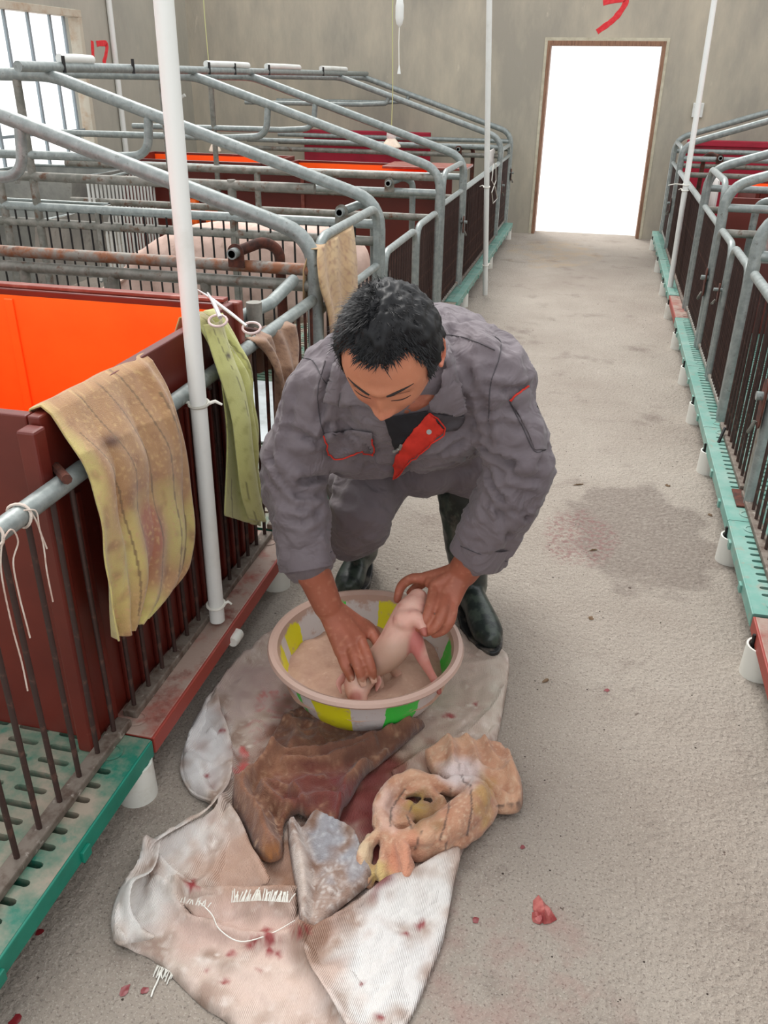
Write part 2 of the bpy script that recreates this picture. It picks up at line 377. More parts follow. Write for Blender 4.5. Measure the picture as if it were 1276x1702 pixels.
MB().box((p[0]-.055, YF-.04, p[2]-.07), (p[0]+.055, YF, p[2]+.07)).build('box', M['pvc'], sb, bevel=.006)
MB().box((p[0]-.02, YF-.048, p[2]-.03), (p[0]+.02, YF-.04, p[2]+.03)).build('rocker', M['whiteboard'], sb, bevel=.003)
# ---------------------------------------------------------------- raised floors, feet
ZT, ZB = .15, .112           # slab top and underside
SL, SR = -1.01, .71          # x of the aisle rail on each side
def XX(side, d): return SL-d if side < 0 else SR+d
SLOT = None
def slot_cell(px, py, sx, sy, th):
    """one cell of slatted floor with a real rounded slot, long way along x"""
    outer = [(-px/2, -py/2), (px/2, -py/2), (px/2, py/2), (-px/2, py/2)]
    r = sy/2; hole = []
    for k in range(5): a = -math.pi/2+math.pi*k/4; hole.append((sx/2-r+r*math.cos(a), r*math.sin(a)))
    for k in range(5): a = math.pi/2+math.pi*k/4; hole.append((-sx/2+r+r*math.cos(a), r*math.sin(a)))
    tri = geometry.tessellate_polygon([[Vector((x, y, 0)) for x, y in outer], [Vector((x, y, 0)) for x, y in hole[::-1]]])
    pts = outer+hole[::-1]; V = [(x, y, 0) for x, y in pts]+[(x, y, -th) for x, y in hole[::-1]]; F = []
    for t in tri:
        a, b_, c = [Vector(V[i]) for i in t]
        F.append(tuple(t) if (b_-a).cross(c-a).z > 0 else (t[0], t[2], t[1]))
    for k in range(10): F.append((4+k, 4+(k+1) % 10, 14+(k+1) % 10, 14+k))
    return np.array(V), F
def slab(side, y0, y1, d1, m, mside, label, group, hole_y=None, slots=True, lug=True):
    """floor tile from the aisle edge (d=-.09) to depth d1"""
    o = empty('slatted_floor' if slots else 'solid_floor', (XX(side, .3), (y0+y1)/2, ZB), label, 'floor tile', group)
    mb = MB(); e = -.09; s = -1 if side < 0 else 1
    y0 += .002; y1 -= .002; X = lambda d: XX(side, d)
    if slots:
        pitch = .0455; hc = (y0+.055, y1-.055); c0, c1 = e+.022, e+.105
        rows = [(e+.022, e+.118, .060)]
        d = e+.135
        while d+.115 < d1: rows.append((d, d+.112, .082)); d += .112
        n = max(1, int(round((y1-y0-.02)/pitch))); py = (y1-y0-.02)/n
        for ri, (a, c, sl) in enumerate(rows):
            V, F = slot_cell(c-a, py, sl, .017, ZT-ZB)
            for k in range(n):
                yc = y0+.01+py*(k+.5); xm = X((a+c)/2)
                off = 0
                if ri == 0 and (k < 2 or k >= n-2) and n > 6:
                    mb.add([(xm-(c-a)/2, yc-py/2, ZT), (xm+(c-a)/2, yc-py/2, ZT), (xm+(c-a)/2, yc+py/2, ZT), (xm-(c-a)/2, yc+py/2, ZT)], [(0, 1, 2, 3)]); continue
                mb.add(V+np.array([xm, yc, ZT]), F)
        for a, c in ((e+.001, e+.022), (e+.118, e+.135), (d, d1)):
            xa, xc = sorted((X(a), X(c))); mb.add([(xa, y0, ZT), (xc, y0, ZT), (xc, y1, ZT), (xa, y1, ZT)], [(0, 1, 2, 3)])
        for a, c in ((y0, y0+.01), (y1-.01, y1)):
            xa, xc = sorted((X(e), X(d1))); mb.add([(xa, a, ZT+.0002), (xc, a, ZT+.0002), (xc, c, ZT+.0002), (xa, c, ZT+.0002)], [(0, 1, 2, 3)])
        mb.build('slat_surface', m, o, smooth=False)
    else:
        w = .14
        mb.box((X(e), y0, ZB+.004), (X(e+w), y1, ZT)); mb.build('surface', m, o, smooth=False, bevel=.006)
        MB().box((X(e+w+.004), y0, ZB+.004), (X(d1), y1, ZT)).build('inner_surface', m, o, smooth=False, bevel=.004)
    q = MB(); q.box((X(e-.004), y0, ZB-.012), (X(e+.006), y1, ZT-.001))
    for yy in (y0, y1-.006): q.box((X(e), yy, ZB-.01), (X(min(d1, 1.2)), yy+.006, ZT-.002))
    q.build('edge_strip', mside, o, smooth=False, bevel=.003)
    for yy in ((y0+.06, y1-.06) if hole_y is None else hole_y):
        r = MB(); r.lathe([(.027, 0), (.0285, .0015), (.021, .0022), (.019, -.02), (0.0001, -.02)], (X(e+.072), yy, ZT+.0006), 20); r.build('hole_collar', m, o)
    if lug and slots:
        for yy in np.arange(y0+.2, y1-.1, .3): MB().box((X(e-.012), yy, ZB-.012), (X(e-.003), yy+.03, ZB+.018)).build('lug', mside, o, smooth=False, bevel=.002)
    return o
def foot(side, y, label, d=-.055, r=.047, h=.105):
    x = XX(side, d); o = empty('support_foot', (x, y, 0), label, 'foot', 'white pipe feet under the raised floors')
    p = MB(); p.lathe([(r*1.06, 0), (r, h), (r-.006, h), (r*1.06-.006, .01), (r, .005)], (x, y, 0), 24); p.build('pipe_sleeve', M['pvc_dirty'], o)
    MB().lathe([(r*.9, .012), (r*.9, h-.02), (.0001, h-.014)], (x, y, 0), 16).build('mortar_fill', M['mortar'], o)
    s = -1 if side < 0 else 1
    MB().tube([(x-s*.028, y, h-.03), (x-s*.03, y+.004, h+.032)], .006, 8).build('rebar_peg', M['black'], o)
    return o
G_S = 'teal slatted floor tiles of the rows'
def lab(side): return 'left row' if side < 0 else 'right row'
slab(-1, -.60, 1.44, 1.6, M['teal'], M['tealside'], 'dusty teal slatted floor tile in the bottom left corner in front of the maroon box', None, hole_y=(1.375,))
slab(-1, 1.444, 2.54, 1.6, M['redfloor'], M['redside'], 'dusty red solid floor strip below the front of the large maroon box', None, hole_y=(1.5, 2.46), slots=False)
for y0, y1, t in ((2.55, 3.6, 'teal slatted floor tile just behind the dusty red floor strip, beside the crouching person'), (3.61, 4.9, 'teal slatted floor tile of the left row hidden behind the crouching person'), (4.91, 6.2, 'teal slatted floor tile of the left row under the gate behind the head of the person')):
    slab(-1, y0, y1, 1.2, M['teal'], M['tealside'], t, None)
for y0, y1, t in ((6.21, 7.5, 'pale teal slatted floor tile of the left row at the leaning far aisle pole'), (7.51, 8.8, 'pale teal slatted floor tile of the left row, second from the far wall'), (8.81, 10.2, 'pale teal slatted floor tile of the left row nearest the far wall')):
    slab(-1, y0, y1, .6, M['teal_pale'], M['teal_pale'], t, None)
slab(1, -.4, 2.40, .9, M['redfloor'], M['redside'], 'pinkish red solid floor strip at the right picture edge', None, slots=False, hole_y=(2.33,))
rt = [(2.41, 3.06, 'pale teal slatted floor tile next behind the pinkish red strip of the right row'), (3.06, 4.05, 'pale teal slatted floor tile of the right row with brown bars and maroon panel over it'), (4.05, 5.05, 'pale teal slatted floor tile of the right row below the hanging latch plates'), (5.05, 6.2, 'pale teal slatted floor tile of the right row at the foot of the white aisle pole')]
for y0, y1, t in rt: slab(1, y0, y1, .9, M['teal_pale'], M['teal_pale'], t, None)
slab(1, 6.21, 6.9, .5, M['redfloor'], M['redside'], 'short pink floor strip of the right row between two pale teal tiles', None, slots=False)
for y0, y1, t in ((6.91, 8.4, 'pale teal slatted floor tile of the right row beyond the aisle pole'), (8.41, 10.1, 'pale teal slatted floor tile of the right row nearest the far wall')): slab(1, y0, y1, .5, M['teal_pale'], M['teal_pale'], t, None)
for y, t in ((1.40, 'white pipe foot at the joint of the teal and red floor on the left'), (2.42, 'white pipe foot at the far end of the dusty red strip'), (3.6, 'white pipe foot of the left row hidden behind the person'), (4.9, 'white pipe foot of the left row behind the person'), (6.72, 'white pipe foot of the left row at the leaning aisle pole'), (8.3, 'white pipe foot of the left row half way between pole and far wall'), (10.0, 'white pipe foot of the left row next to the far wall')): foot(-1, y, t)
for y, t in ((2.31, 'white pipe foot nearest the camera on the right, beside the pinkish red strip'), (3.02, 'white pipe foot on the right, beside the damp floor stain'), (3.86, 'white pipe foot on the right with a black rod leaning by it'), (4.52, 'white pipe foot on the right, fourth from the camera'), (5.18, 'white pipe foot on the right, fifth from the camera'), (5.95, 'white pipe foot on the right, sixth from the camera'), (6.8, 'white pipe foot on the right beside the aisle pole'), (7.6, 'white pipe foot on the right just beyond the aisle pole'), (8.6, 'white pipe foot on the right, second from the far wall'), (9.8, 'white pipe foot on the right, nearest the far wall')): foot(1, y, t, d=-.068)

# ---------------------------------------------------------------- pen fences along the aisle
ROD = {}
def rod(z0, z1, m, r=.0065):
    k = (round(z0, 3), round(z1, 3), m.name, r)
    if k not in ROD:
        mb = MB(); mb.tube([(0, 0, z0), (0, 0, (z0+z1)/2), (0, 0, z1)], r, 6, caps=False); me = mesh('rod', mb.v, mb.f); me.shade_smooth(); me.materials.append(m); ROD[k] = me
    return ROD[k]
def rods(parent, pts, z0, z1, m, r=.0065, name='bar', lean=0.):
    me = rod(z0, z1, m, r)
    for i, (x, y) in enumerate(pts):
        o = bpy.data.objects.new(name, me); COL.objects.link(o); o.parent = parent; o.location = (x-parent.location.x, y-parent.location.y, -parent.location.z)
        if lean: o.rotation_euler = (rng.normal()*lean, rng.normal()*lean, 0)
def fence(side, y0, y1, label, zr=.86, step=.078, mrail='galv', zbot=.185, bottom=True, r=.021, ends=None, rails=True, mrod='picket', name='pen_fence'):
    x = XX(side, 0); o = empty(name, (x, (y0+y1)/2, ZT), label, 'fence')
    if rails: MB().tube([(x, y0, zr), (x, (y0+y1)/2, zr), (x, y1, zr)], r, 14).build('top_rail', M[mrail], o)
    if bottom:
        MB().box((x-.020, y0, ZT), (x+.020, y1, ZT+.022)).build('bottom_rail', M['rail_grey'], o, smooth=False, bevel=.004)
    n = int((y1-y0-.03)/step); off = (y1-y0-n*step)/2
    rods(o, [(x, y0+off+k*step) for k in range(n+1)], ZT+.02, zr-.01, M[mrod], lean=.002)
    return o
def gate_frame(side, y0, y1, label, zt=.86, mid=None, rr=.09, r=.019, step=.06, pk=True, pktop=None, name='crate_gate', m='galv', zrail=None, d=0.):
    """upside-down U of pipe with bars inside it"""
    x = XX(side, d); o = empty(name, (x, (y0+y1)/2, ZT), label, 'gate')
    MB().tube(fillet([(x, y0, ZT), (x, y0, zt), (x, y1, zt), (x, y1, ZT)], rr), r, 14).build('frame', M[m], o)
    MB().tube([(x, y0, ZT+.03), (x, y1, ZT+.03)], .014, 8).build('bottom_rail', M['galv_dull'], o)
    if zrail: MB().tube([(x, y0, zrail), (x, y1, zrail)], .018, 12).build('cross_rail', M[m], o)
    if pk:
        n = max(1, int((y1-y0-.06)/step)); off = (y1-y0-n*step)/2
        rods(o, [(x, y0+off+k*step) for k in range(1, n)] if n > 1 else [], ZT+.03, (zrail or zt)-.005, M['picket'])
    return o
def latch(side, y, z, label, big=1.0):
    s = 1 if side < 0 else -1; x = XX(side, 0)+s*.03
    o = empty('gate_latch', (x, y, z), label, 'latch', None)
    w, h = .026*big, .075*big
    prof = [(x, y+w*math.cos(a), z+(h if math.sin(a) >= 0 else -h)*.5+w*math.sin(a)) for a in np.linspace(0, 2*math.pi, 21)[:-1]]
    V = prof+[(p[0]+s*.006, p[1], p[2]) for p in prof]; n = 20
    F = [tuple(range(n)), tuple(range(2*n-1, n-1, -1))]+[(k, (k+1) % n, n+(k+1) % n, n+k) for k in range(n)]
    MB().add(V, F).build('plate', M['rust'], o)
    MB().tube([(x-s*.02, y, z+.02*big), (x+s*.03, y, z+.02*big)], .011*big, 10).build('pin', M['galv'], o)
    MB().tube(fillet([(x+s*.012, y, z-h*.6), (x+s*.03, y, z-h*1.0), (x+s*.018, y+.03*big, z-h*1.15), (x+s*.01, y+.02*big, z-h*.7)], .01), .0045*big, 8).build('hook', M['galv_dull'], o)
    return o
# near left fence: front of the lit box
f1 = fence(-1, -.6, 1.475, 'near left fence with grey pipe rail and brown bars over the teal slats', step=.079)
x = SL
MB().tube([(x-.10, 1.49, .873), (x+.03, 1.37, .885)], .011, 8).build('end_bolt', M['rust'], f1)
f2 = fence(-1, 1.50, 2.50, 'left fence with brown bars in front of the large maroon box', step=.079)
MB().tube([(x-.09, 2.50, .90), (x+.0, 2.52, .885)], .011, 8).build('end_bolt', M['rust'], f2)
f3 = fence(-1, 2.545, 3.08, 'short fence of rusty brown bars under the small brown towel', mrod='rust', step=.07)
sk = empty('pipe_socket', (x-.03, 2.56, .86), 'upright grey pipe socket with a short cross pipe behind the yellow-green towel', 'pipe fitting')
MB().tube([(x-.05, 2.62, .86), (x-.05, 2.62, .955)], .026, 14).build('socket', M['galv_dull'], sk)
MB().tube([(x-.12, 2.50, .90), (x-.06, 2.80, .91), (x-.05, 3.02, .945)], .022, 14).build('cross_pipe', M['galv'], sk)
# gates between the crate posts, left row
gate_frame(-1, 3.16, 4.10, 'tall arched crate gate with the brown striped towel hanging on it', zt=1.07, zrail=.80, rr=.12, step=.07)
gate_frame(-1, 4.26, 5.02, 'low round-cornered gate of the left row with pale gaps between its bars', zt=.83, step=.062)
gate_frame(-1, 5.08, 5.72, 'second low round-cornered gate of the left row in front of a maroon panel', zt=.84, step=.055, rr=.11)
gate_frame(-1, 5.92, 6.74, 'arched crate gate of the left row standing taller than the rails beside it', zt=1.06, zrail=.86, rr=.12, step=.055)
fence(-1, 6.86, 9.12, 'long far fence of the left row with closely set brown bars', step=.06)
gate_frame(-1, 9.34, 10.14, 'arched crate gate of the left row nearest the far wall', zt=.97, zrail=.86, rr=.1, step=.06)
# right row
fence(1, -.4, 3.30, 'near right fence of brown bars at the picture edge', step=.078, bottom=True)
fence(1, 3.34, 4.08, 'right fence of brown bars over a maroon panel and teal slats', step=.075)
gate_frame(1, 4.24, 4.80, 'narrow low gate of the right row just behind the near arched bar', zt=.86, step=.05)
gate_frame(1, 4.86, 5.42, 'second narrow low gate of the right row below the orange feeding pan', zt=.86, step=.05, rr=.1)
gate_frame(1, 5.56, 6.42, 'tall arched crate gate of the right row', zt=1.10, zrail=.86, rr=.12, step=.055)
fence(1, 6.6, 8.9, 'long far fence of the right row beside the white aisle pole', step=.06)
gate_frame(1, 9.08, 9.92, 'arched crate gate of the right row nearest the far wall', zt=1.06, zrail=.86, rr=.1, step=.06)
o = empty('gate_post', (XX(1, 0), 3.3, ZT), 'pair of grey steel gate posts side by side at the right picture edge', 'post')
MB().box((XX(1, -.012), 3.26, ZT), (XX(1, .012), 3.31, 1.0)).build('flat_post', M['galv_dull'], o, smooth=False, bevel=.003)
MB().tube([(XX(1, 0), 3.215, ZT), (XX(1, 0), 3.215, .6), (XX(1, 0), 3.215, 1.0)], .022, 12).build('pipe_post', M['galv'], o)
MB().box((XX(1, -.05), 3.18, ZT+.001), (XX(1, .03), 3.34, ZT+.008)).build('base_plate', M['rust'], o, smooth=False, bevel=.003)
for y, z, t in ((6.72, .62, 'rusty latch plate on the left row below the tall arched gate'), (9.3, .62, 'rusty latch plate on the farthest left crate post'), (10.2, .66, 'rusty latch plate on the post beside the far wall, left row')): latch(-1, y, z, t)
for y, z, t, b in ((3.22, .56, 'big grey latch plate at the right picture edge', 1.5), (5.45, .55, 'rusty latch plate hanging on the long grey post of the right row', 1.3), (4.83, .62, 'small latch with a bright cylinder lock on the right row', .8), (9.0, .55, 'rusty latch plate far away on the right row beside the pole', 1.1)): latch(1, y, z, t, b)

# ---------------------------------------------------------------- crate side frames across the rows
def crate_side(side, y, label, rails=(.97, .905), rods_=None, jh=True, struts=(), depth=2.4, m='galv', mr='galv', z2=1.24, rail_d=None, bars_d=(.3, 2.3), post=True):
    X = lambda d: XX(side, d)
    o = empty('crate_side_frame', (X(0), y, ZT), label, 'crate frame')
    top = fillet([(X(0), y, ZT), (X(0), y, 1.085), (X(1.66), y, 1.605), (X(depth+.3), y, 1.612)], [.17, .5])
    MB().tube(top, .029, 16).build('arched_top_bar', M[m], o)
    for i, z in enumerate(rails):
        d0 = .0 if z < 1.05 else (z-1.03)/.326
        MB().tube([(X(d0), y, z), (X((d0+depth)/2), y, z), (X(depth), y, z+.004)], .023, 12).build('side_rail', M[mr if i == 0 else 'galv_dull'], o)
    if jh:
        MB().tube(fillet([(X(1.16), y, 1.43), (X(1.18), y, z2+.015), (X(1.45), y, z2), (X(depth), y, z2)], .13), .0215, 12).build('curved_stay', M[m], o)
    for d, z0, z1 in struts:
        MB().tube([(X(d), y, z0), (X(d), y, z1)], .021, 12).build('strut', M['galv_dull'], o)
    if rods_:
        n = int((bars_d[1]-bars_d[0])/.062)
        rods(o, [(X(bars_d[0]+k*.062), y-.012) for k in range(n)], rods_[0], rods_[1], M['black'], r=.0055, name='thin_bar')
    return o
def bracket(side, y, d, z, label, parent=None, m='rust'):
    X = XX(side, d); o = empty('pipe_bracket', (X, y, z), label, 'bracket')
    w, h = .032, .05; n = 16
    pr = [(X+w*math.cos(a), y-.03, z+.055+w*math.sin(a)) for a in np.linspace(0, math.pi, n)]+[(X-w, y-.03, z-.0), (X+w, y-.03, z-.0)]
    n = len(pr); V = pr+[(a, b_-.007, c) for a, b_, c in pr]
    MB().add(V, [tuple(range(n)), tuple(range(2*n-1, n-1, -1))]+[(k, (k+1) % n, n+(k+1) % n, n+k) for k in range(n)]).build('lug_plate', M[m], o)
    mb = MB(); mb.lathe([(.014, -.03), (.02, -.03), (.02, .05), (.014, .05), (.014, -.03)], (X, y-.045, z+.055), 16, axis='y'); mb.build('stub_pipe', M['galv'], o)
    s = -1 if side < 0 else 1
    MB().tube(fillet([(X-s*.0, y+.0, z+.055), (X-s*.08, y+.06, z+.085), (X-s*.13, y+.09, z+.05), (X-s*.135, y+.09, z-.45)], .07), .021, 12).build('crooked_pipe', M['galv' if m != 'rust' else 'rust'], o)
    return o
crate_side(-1, 3.12, 'nearest sloping crate frame of the left row with a rusty side rail', rails=(.965, .905), mr='galv_rust', struts=((.45, .15, .90), (.85, .15, .90), (1.25, .15, .90), (1.75, .15, .90)))
crate_side(-1, 4.15, 'second sloping crate frame of the left row with thin dark bars hanging from its rail', rails=(.985, 1.135, .905), rods_=(.2, .975), struts=((.75, .15, 1.16), (1.5, .15, .98), (1.85, .3, 1.6), (2.05, .3, 1.14)), bars_d=(.12, 2.5), depth=2.6)
crate_side(-1, 5.80, 'third sloping crate frame of the left row with a strut between its rails', rails=(.945, 1.04, .79), struts=((1.26, .79, 1.04), (1.9, .3, 1.6)), depth=2.7)
crate_side(-1, 6.82, 'fourth sloping crate frame of the left row in front of the maroon panels', rails=(.95, .80), struts=((2.0, .3, 1.6),), depth=2.7)
crate_side(-1, 9.25, 'fifth sloping crate frame of the left row behind the orange boxes', rails=(1.0, .92), depth=2.7, z2=1.36)
crate_side(-1, 10.22, 'sloping crate frame of the left row closest to the far wall', rails=(1.0, .92), depth=2.7, z2=1.36)
bracket(-1, 3.12, .30, .965, 'rusty bracket with crooked pipe on the nearest left rail')
bracket(-1, 4.15, .18, .985, 'bracket with crooked pipe on the second left crate rail', m='galv_dull')
bracket(-1, 5.80, .33, .945, 'grey bracket on the third left crate rail', m='galv_dull')
bracket(-1, 9.25, .42, .92, 'rusty bracket on the far left crate rail')
lp = empty('long_top_pipe', (XX(-1, 1.72), 7, 1.63), 'long grey pipe carrying the tops of the left crates with white sleeves on it', 'pipe')
X0 = XX(-1, 1.66)
MB().tube([(X0, 3.9, 1.640), (X0, 7, 1.640), (X0, 10.3, 1.640)], .024, 14).build('pipe', M['galv'], lp)
for a, c in ((4.25, 4.55), (6.0, 6.75), (7.15, 7.95), (8.6, 9.45)): MB().tube([(X0, a, 1.678), (X0, (a+c)/2, 1.68), (X0, c, 1.678)], .022, 12).build('white_sleeve', M['pvc'], lp)
for y in (4.25, 4.95, 6.0, 6.45, 7.15, 8.6): MB().tube([(X0+.02, y, 1.615), (X0+.02, y, 1.69)], .009, 8).build('bolt', M['black'], lp)
for y, t in ((4.16, 'nearest sloping crate frame of the right row, cut by the picture edge'), (5.47, 'second sloping crate frame of the right row'), (6.5, 'third sloping crate frame of the right row, rising from the tall arched gate'), (9.0, 'fourth sloping crate frame of the right row behind the aisle pole'), (10.0, 'sloping crate frame of the right row closest to the far wall')):
    crate_side(1, y, t, rails=(.97, .83) if y > 4.2 else (.93,), jh=False, depth=2.2)
bracket(1, 5.47, .32, .93, 'bracket with crooked pipe on the second right crate frame', m='galv_dull')
bracket(1, 9.0, .34, .93, 'rusty bracket high on the far right crate frame')

# ---------------------------------------------------------------- boxes and panels
def panel(o, a, b_, m, name, bevel=.004): return MB().box(a, b_).build(name, m, o, smooth=False, bevel=bevel)
def pbox(side, y0, y1, d0, d1, z1, label, inner='orange', outer='maroon', ribs=()):
    X = lambda d: XX(side, d); t = .028
    o = empty('piglet_box', (X((d0+d1)/2), (y0+y1)/2, ZT), label, 'box')
    for n, a, b_ in (('front_panel', (X(d0), y0, ZT), (X(d0+t), y1, z1)), ('side_panel', (X(d0+t+.002), y0, ZT), (X(d1), y0+t, z1)), ('side_panel', (X(d0+t+.002), y1-t, ZT), (X(d1), y1, z1)), ('back_panel', (X(d1-t), y0+t, ZT), (X(d1), y1-t, z1))):
        panel(o, a, b_, M[outer], n)
    k = .004  # inner faces painted orange for the light passing through the panels
    for n, a, b_ in (('orange_glow_face', (X(d0+t), y0+t, ZT+.02), (X(d0+t+k), y1-t, z1-.012)), ('orange_glow_face', (X(d0+t), y0+t, ZT+.02), (X(d1-t), y0+t+k, z1-.012)), ('orange_glow_face', (X(d0+t), y1-t-k, ZT+.02), (X(d1-t), y1-t, z1-.02)), ('orange_glow_floor', (X(d0+t), y0+t, ZT+.01), (X(d1-t), y1-t, ZT+.02))):
        panel(o, a, b_, M[inner], n, 0)
    for d in ribs: panel(o, (X(d), y1-t-.012, ZT+.02), (X(d+.03), y1-t-k, z1-.03), M[inner], 'rib', .003)
    return o
B1 = pbox(-1, 1.405, 2.42, .035, 2.3, 1.0, 'large maroon plastic box with light glow painted orange inside, nearest on the left', ribs=(.78, 1.4))
panel(B1, (XX(-1, .02), 1.36, ZT), (XX(-1, .062), 1.402, .985), M['maroon'], 'corner_post', .006)
panel(B1, (XX(-1, .02), 2.425, ZT), (XX(-1, .062), 2.46, 1.0), M['maroon_edge'], 'corner_post', .006)
for k in range(12): panel(B1, (XX(-1, .024), 1.47+k*.079, ZT), (XX(-1, .035), 1.488+k*.079, .80), M['maroon'], 'panel_rib', .003)
MB().box((XX(-1, .06), 2.405, 1.0), (XX(-1, 2.3), 2.44, 1.012)).build('rim', M['maroon_edge'], B1, smooth=False, bevel=.003)
pbox(-1, 6.95, 7.7, .30, 1.62, .955, 'maroon and orange box in the middle of the left row, right-hand one of the pair')
pbox(-1, 6.95, 7.7, 1.64, 3.0, .985, 'maroon and orange box in the middle of the left row, left-hand one of the pair')
pn = empty('partition_panel', (XX(-1, .6), 5.86, ZT), 'dark maroon partition panel just behind the third left crate frame', 'panel')
panel(pn, (XX(-1, .05), 5.40, ZT), (XX(-1, .075), 5.78, .80), M['maroon'], 'panel')
fp = empty('front_board', (XX(-1, .03), 8, ZT), 'brown board behind the long far fence of the left row', 'panel')
panel(fp, (XX(-1, .03), 6.88, ZT), (XX(-1, .055), 9.1, .80), M['maroon'], 'board'); panel(fp, (XX(-1, .03), 5.94, ZT), (XX(-1, .055), 6.72, .78), M['maroon'], 'board')
panel(fp, (XX(-1, .06), 8.75, .82), (XX(-1, .075), 9.3, .99), M['whiteboard'], 'white_sheet')
sh = empty('feed_shelf', (XX(-1, .35), 7.2, .93), 'pale pink shelf edge beside the orange box behind the left arched gate', 'shelf')
panel(sh, (XX(-1, .06), 7.3, .945), (XX(-1, .75), 7.75, .965), M['maroon_edge'], 'shelf')
for side, xa, xb, t in ((-1, -3.44, -1.93, 'crimson plastic board leaning at the far wall behind the left row'), (1, .85, 2.6, 'crimson plastic board at the far wall behind the right row')):
    o = empty('plastic_board', ((xa+xb)/2, 10.36, .3), t, 'board')
    panel(o, (xa, 10.34, .0), (xb, 10.37, 1.06), M['crimson'], 'board', .01); panel(o, (xa, 10.31, 1.0), (xb, 10.338, 1.06), M['crimson'], 'lip', .008); panel(o, (xa+.1, 10.325, .93), (xb-.1, 10.338, .96), M['maroon'], 'groove_strip', .004)
pbox(1, 6.75, 7.6, .36, 2.6, .93, 'maroon and orange box of the far right row')
o = empty('white_sheet', (XX(1, .1), 7.6, .8), 'white plastic sheet inside the right row fence behind the pole', 'sheet'); panel(o, (XX(1, .12), 6.95, .15), (XX(1, .135), 7.6, .98), M['whiteboard'], 'sheet')
o = empty('partition_panel', (XX(1, .7), 6.2, ZT), 'maroon partition panel behind the third right crate frame', 'panel'); panel(o, (XX(1, .06), 5.9, ZT), (XX(1, 2.4), 5.925, .98), M['maroon'], 'panel')
o = empty('front_board', (XX(1, .03), 5.5, ZT), 'brown boards close behind the bars of the right row', 'panel')
for a, c, z in ((4.26, 4.78, .78), (4.88, 5.40, .78), (5.58, 6.40, .80), (6.62, 8.88, .80)): panel(o, (XX(1, .05), a, ZT), (XX(1, .07), c, z), M['maroon'], 'board')
o = empty('partition_panel', (XX(1, .2), 3.9, ZT), 'maroon panel behind the near bars of the right row', 'panel'); panel(o, (XX(1, .24), 3.1, .33), (XX(1, .26), 4.1, .80), M['maroon'], 'panel')
panel(o, (XX(1, .05), -.4, ZT), (XX(1, .07), 2.4, .80), M['maroon'], 'panel')
# orange pan of the right row
mb = MB(); mb.lathe([(.0001, 0), (.10, 0), (.15, .12), (.155, .12), (.105, -.006), (.0001, -.006)], (XX(1, .42), 5.15, .66), 28)
thing(mb, 'feeding_pan', M['orange'], 'orange plastic feeding pan inside the right row', 'pan')
o = empty('pan_holder', (XX(1, .4), 5.15, .6), 'grey pipe stub and plate beside the orange pan', 'pipe fitting'); panel(o, (XX(1, .2), 5.30, .70), (XX(1, .55), 5.33, .80), M['steel'], 'plate'); MB().tube([(XX(1, .22), 5.25, .78), (XX(1, .22), 5.25, .90)], .03, 12).build('stub', M['galv'], o); MB().tube([(XX(1, .36), 5.2, .84), (XX(1, .50), 5.25, .76)], .026, 12).build('stub', M['galv'], o)

# feeders, light bar panel and orange flaps at the heads of the crates
def trough(x0, x1, y0, y1, z0, z1, label):
    o = empty('feed_trough', ((x0+x1)/2, (y0+y1)/2, z0), label, 'trough')
    t = .012; dx = .12
    V = [(x0, y0, z1), (x1, y0, z1), (x1, y1, z1), (x0, y1, z1), (x0+dx, y0+.06, z0), (x1-dx, y0+.06, z0), (x1-dx, y1-.06, z0), (x0+dx, y1-.06, z0)]
    ob = MB().add(V, [(0, 1, 5, 4), (1, 2, 6, 5), (2, 3, 7, 6), (3, 0, 4, 7), (4, 5, 6, 7)]).build('bowl', M['steel'], o, smooth=False)
    s = ob.modifiers.new('s', 'SOLIDIFY'); s.thickness = t
    MB().tube([(x0, y0, z1), (x1, y0, z1), (x1, y1, z1), (x0, y1, z1), (x0, y0, z1)], .011, 8).build('rim', M['galv'], o)
trough(-3.9, -3.0, 4.3, 5.1, .45, .88, 'grey steel feed trough behind the second left crate frame')
trough(-4.6, -3.75, 5.9, 6.7, .45, .93, 'grey steel feed trough farther back by the window')
o = empty('white_bar_panel', (-3.5, 6.3, ZT), 'pale panel of fine upright bars by the trough in front of the window wall', 'fence')
MB().tube([(-3.50, 5.7, .93), (-3.60, 6.85, .93)], .014, 8).build('top_rail', M['galv'], o); MB().tube([(-3.50, 5.7, .25), (-3.60, 6.85, .25)], .014, 8).build('bottom_rail', M['galv'], o)
rods(o, [(-3.50-.1*k/18, 5.7+1.15*k/18) for k in range(19)], .25, .93, M['pvc'], r=.010, name='upright_bar')
o = empty('orange_feeder', (-3.2, 6.85, .5), 'pair of small orange plastic flaps low on the maroon panel behind the sow', 'feeder')
for dx in (0, .2): panel(o, (-3.34+dx, 6.80, .50), (-3.21+dx, 6.89, .70), M['orange'], 'flap', .02)
o = empty('partition_panel', (-2.0, 6.93, ZT), 'long maroon partition panel behind the fourth left crate frame', 'panel'); panel(o, (XX(-1, .1), 6.90, ZT), (-3.95, 6.925, .94), M['maroon'], 'panel'); panel(o, (-2.33, 6.885, ZT), (-2.30, 6.90, .93), M['maroon_edge'], 'seam')
o = empty('pale_mat', (-2.9, 4.6, ZT), 'pale blue-white mat on the floor under the head of the sow', 'mat')
panel(o, (-3.3, 3.3, ZT), (-1.3, 4.1, ZT+.012), mat('pale_mat', (206,214,216), .6, 0, (180,188,188), 6), 'mat')
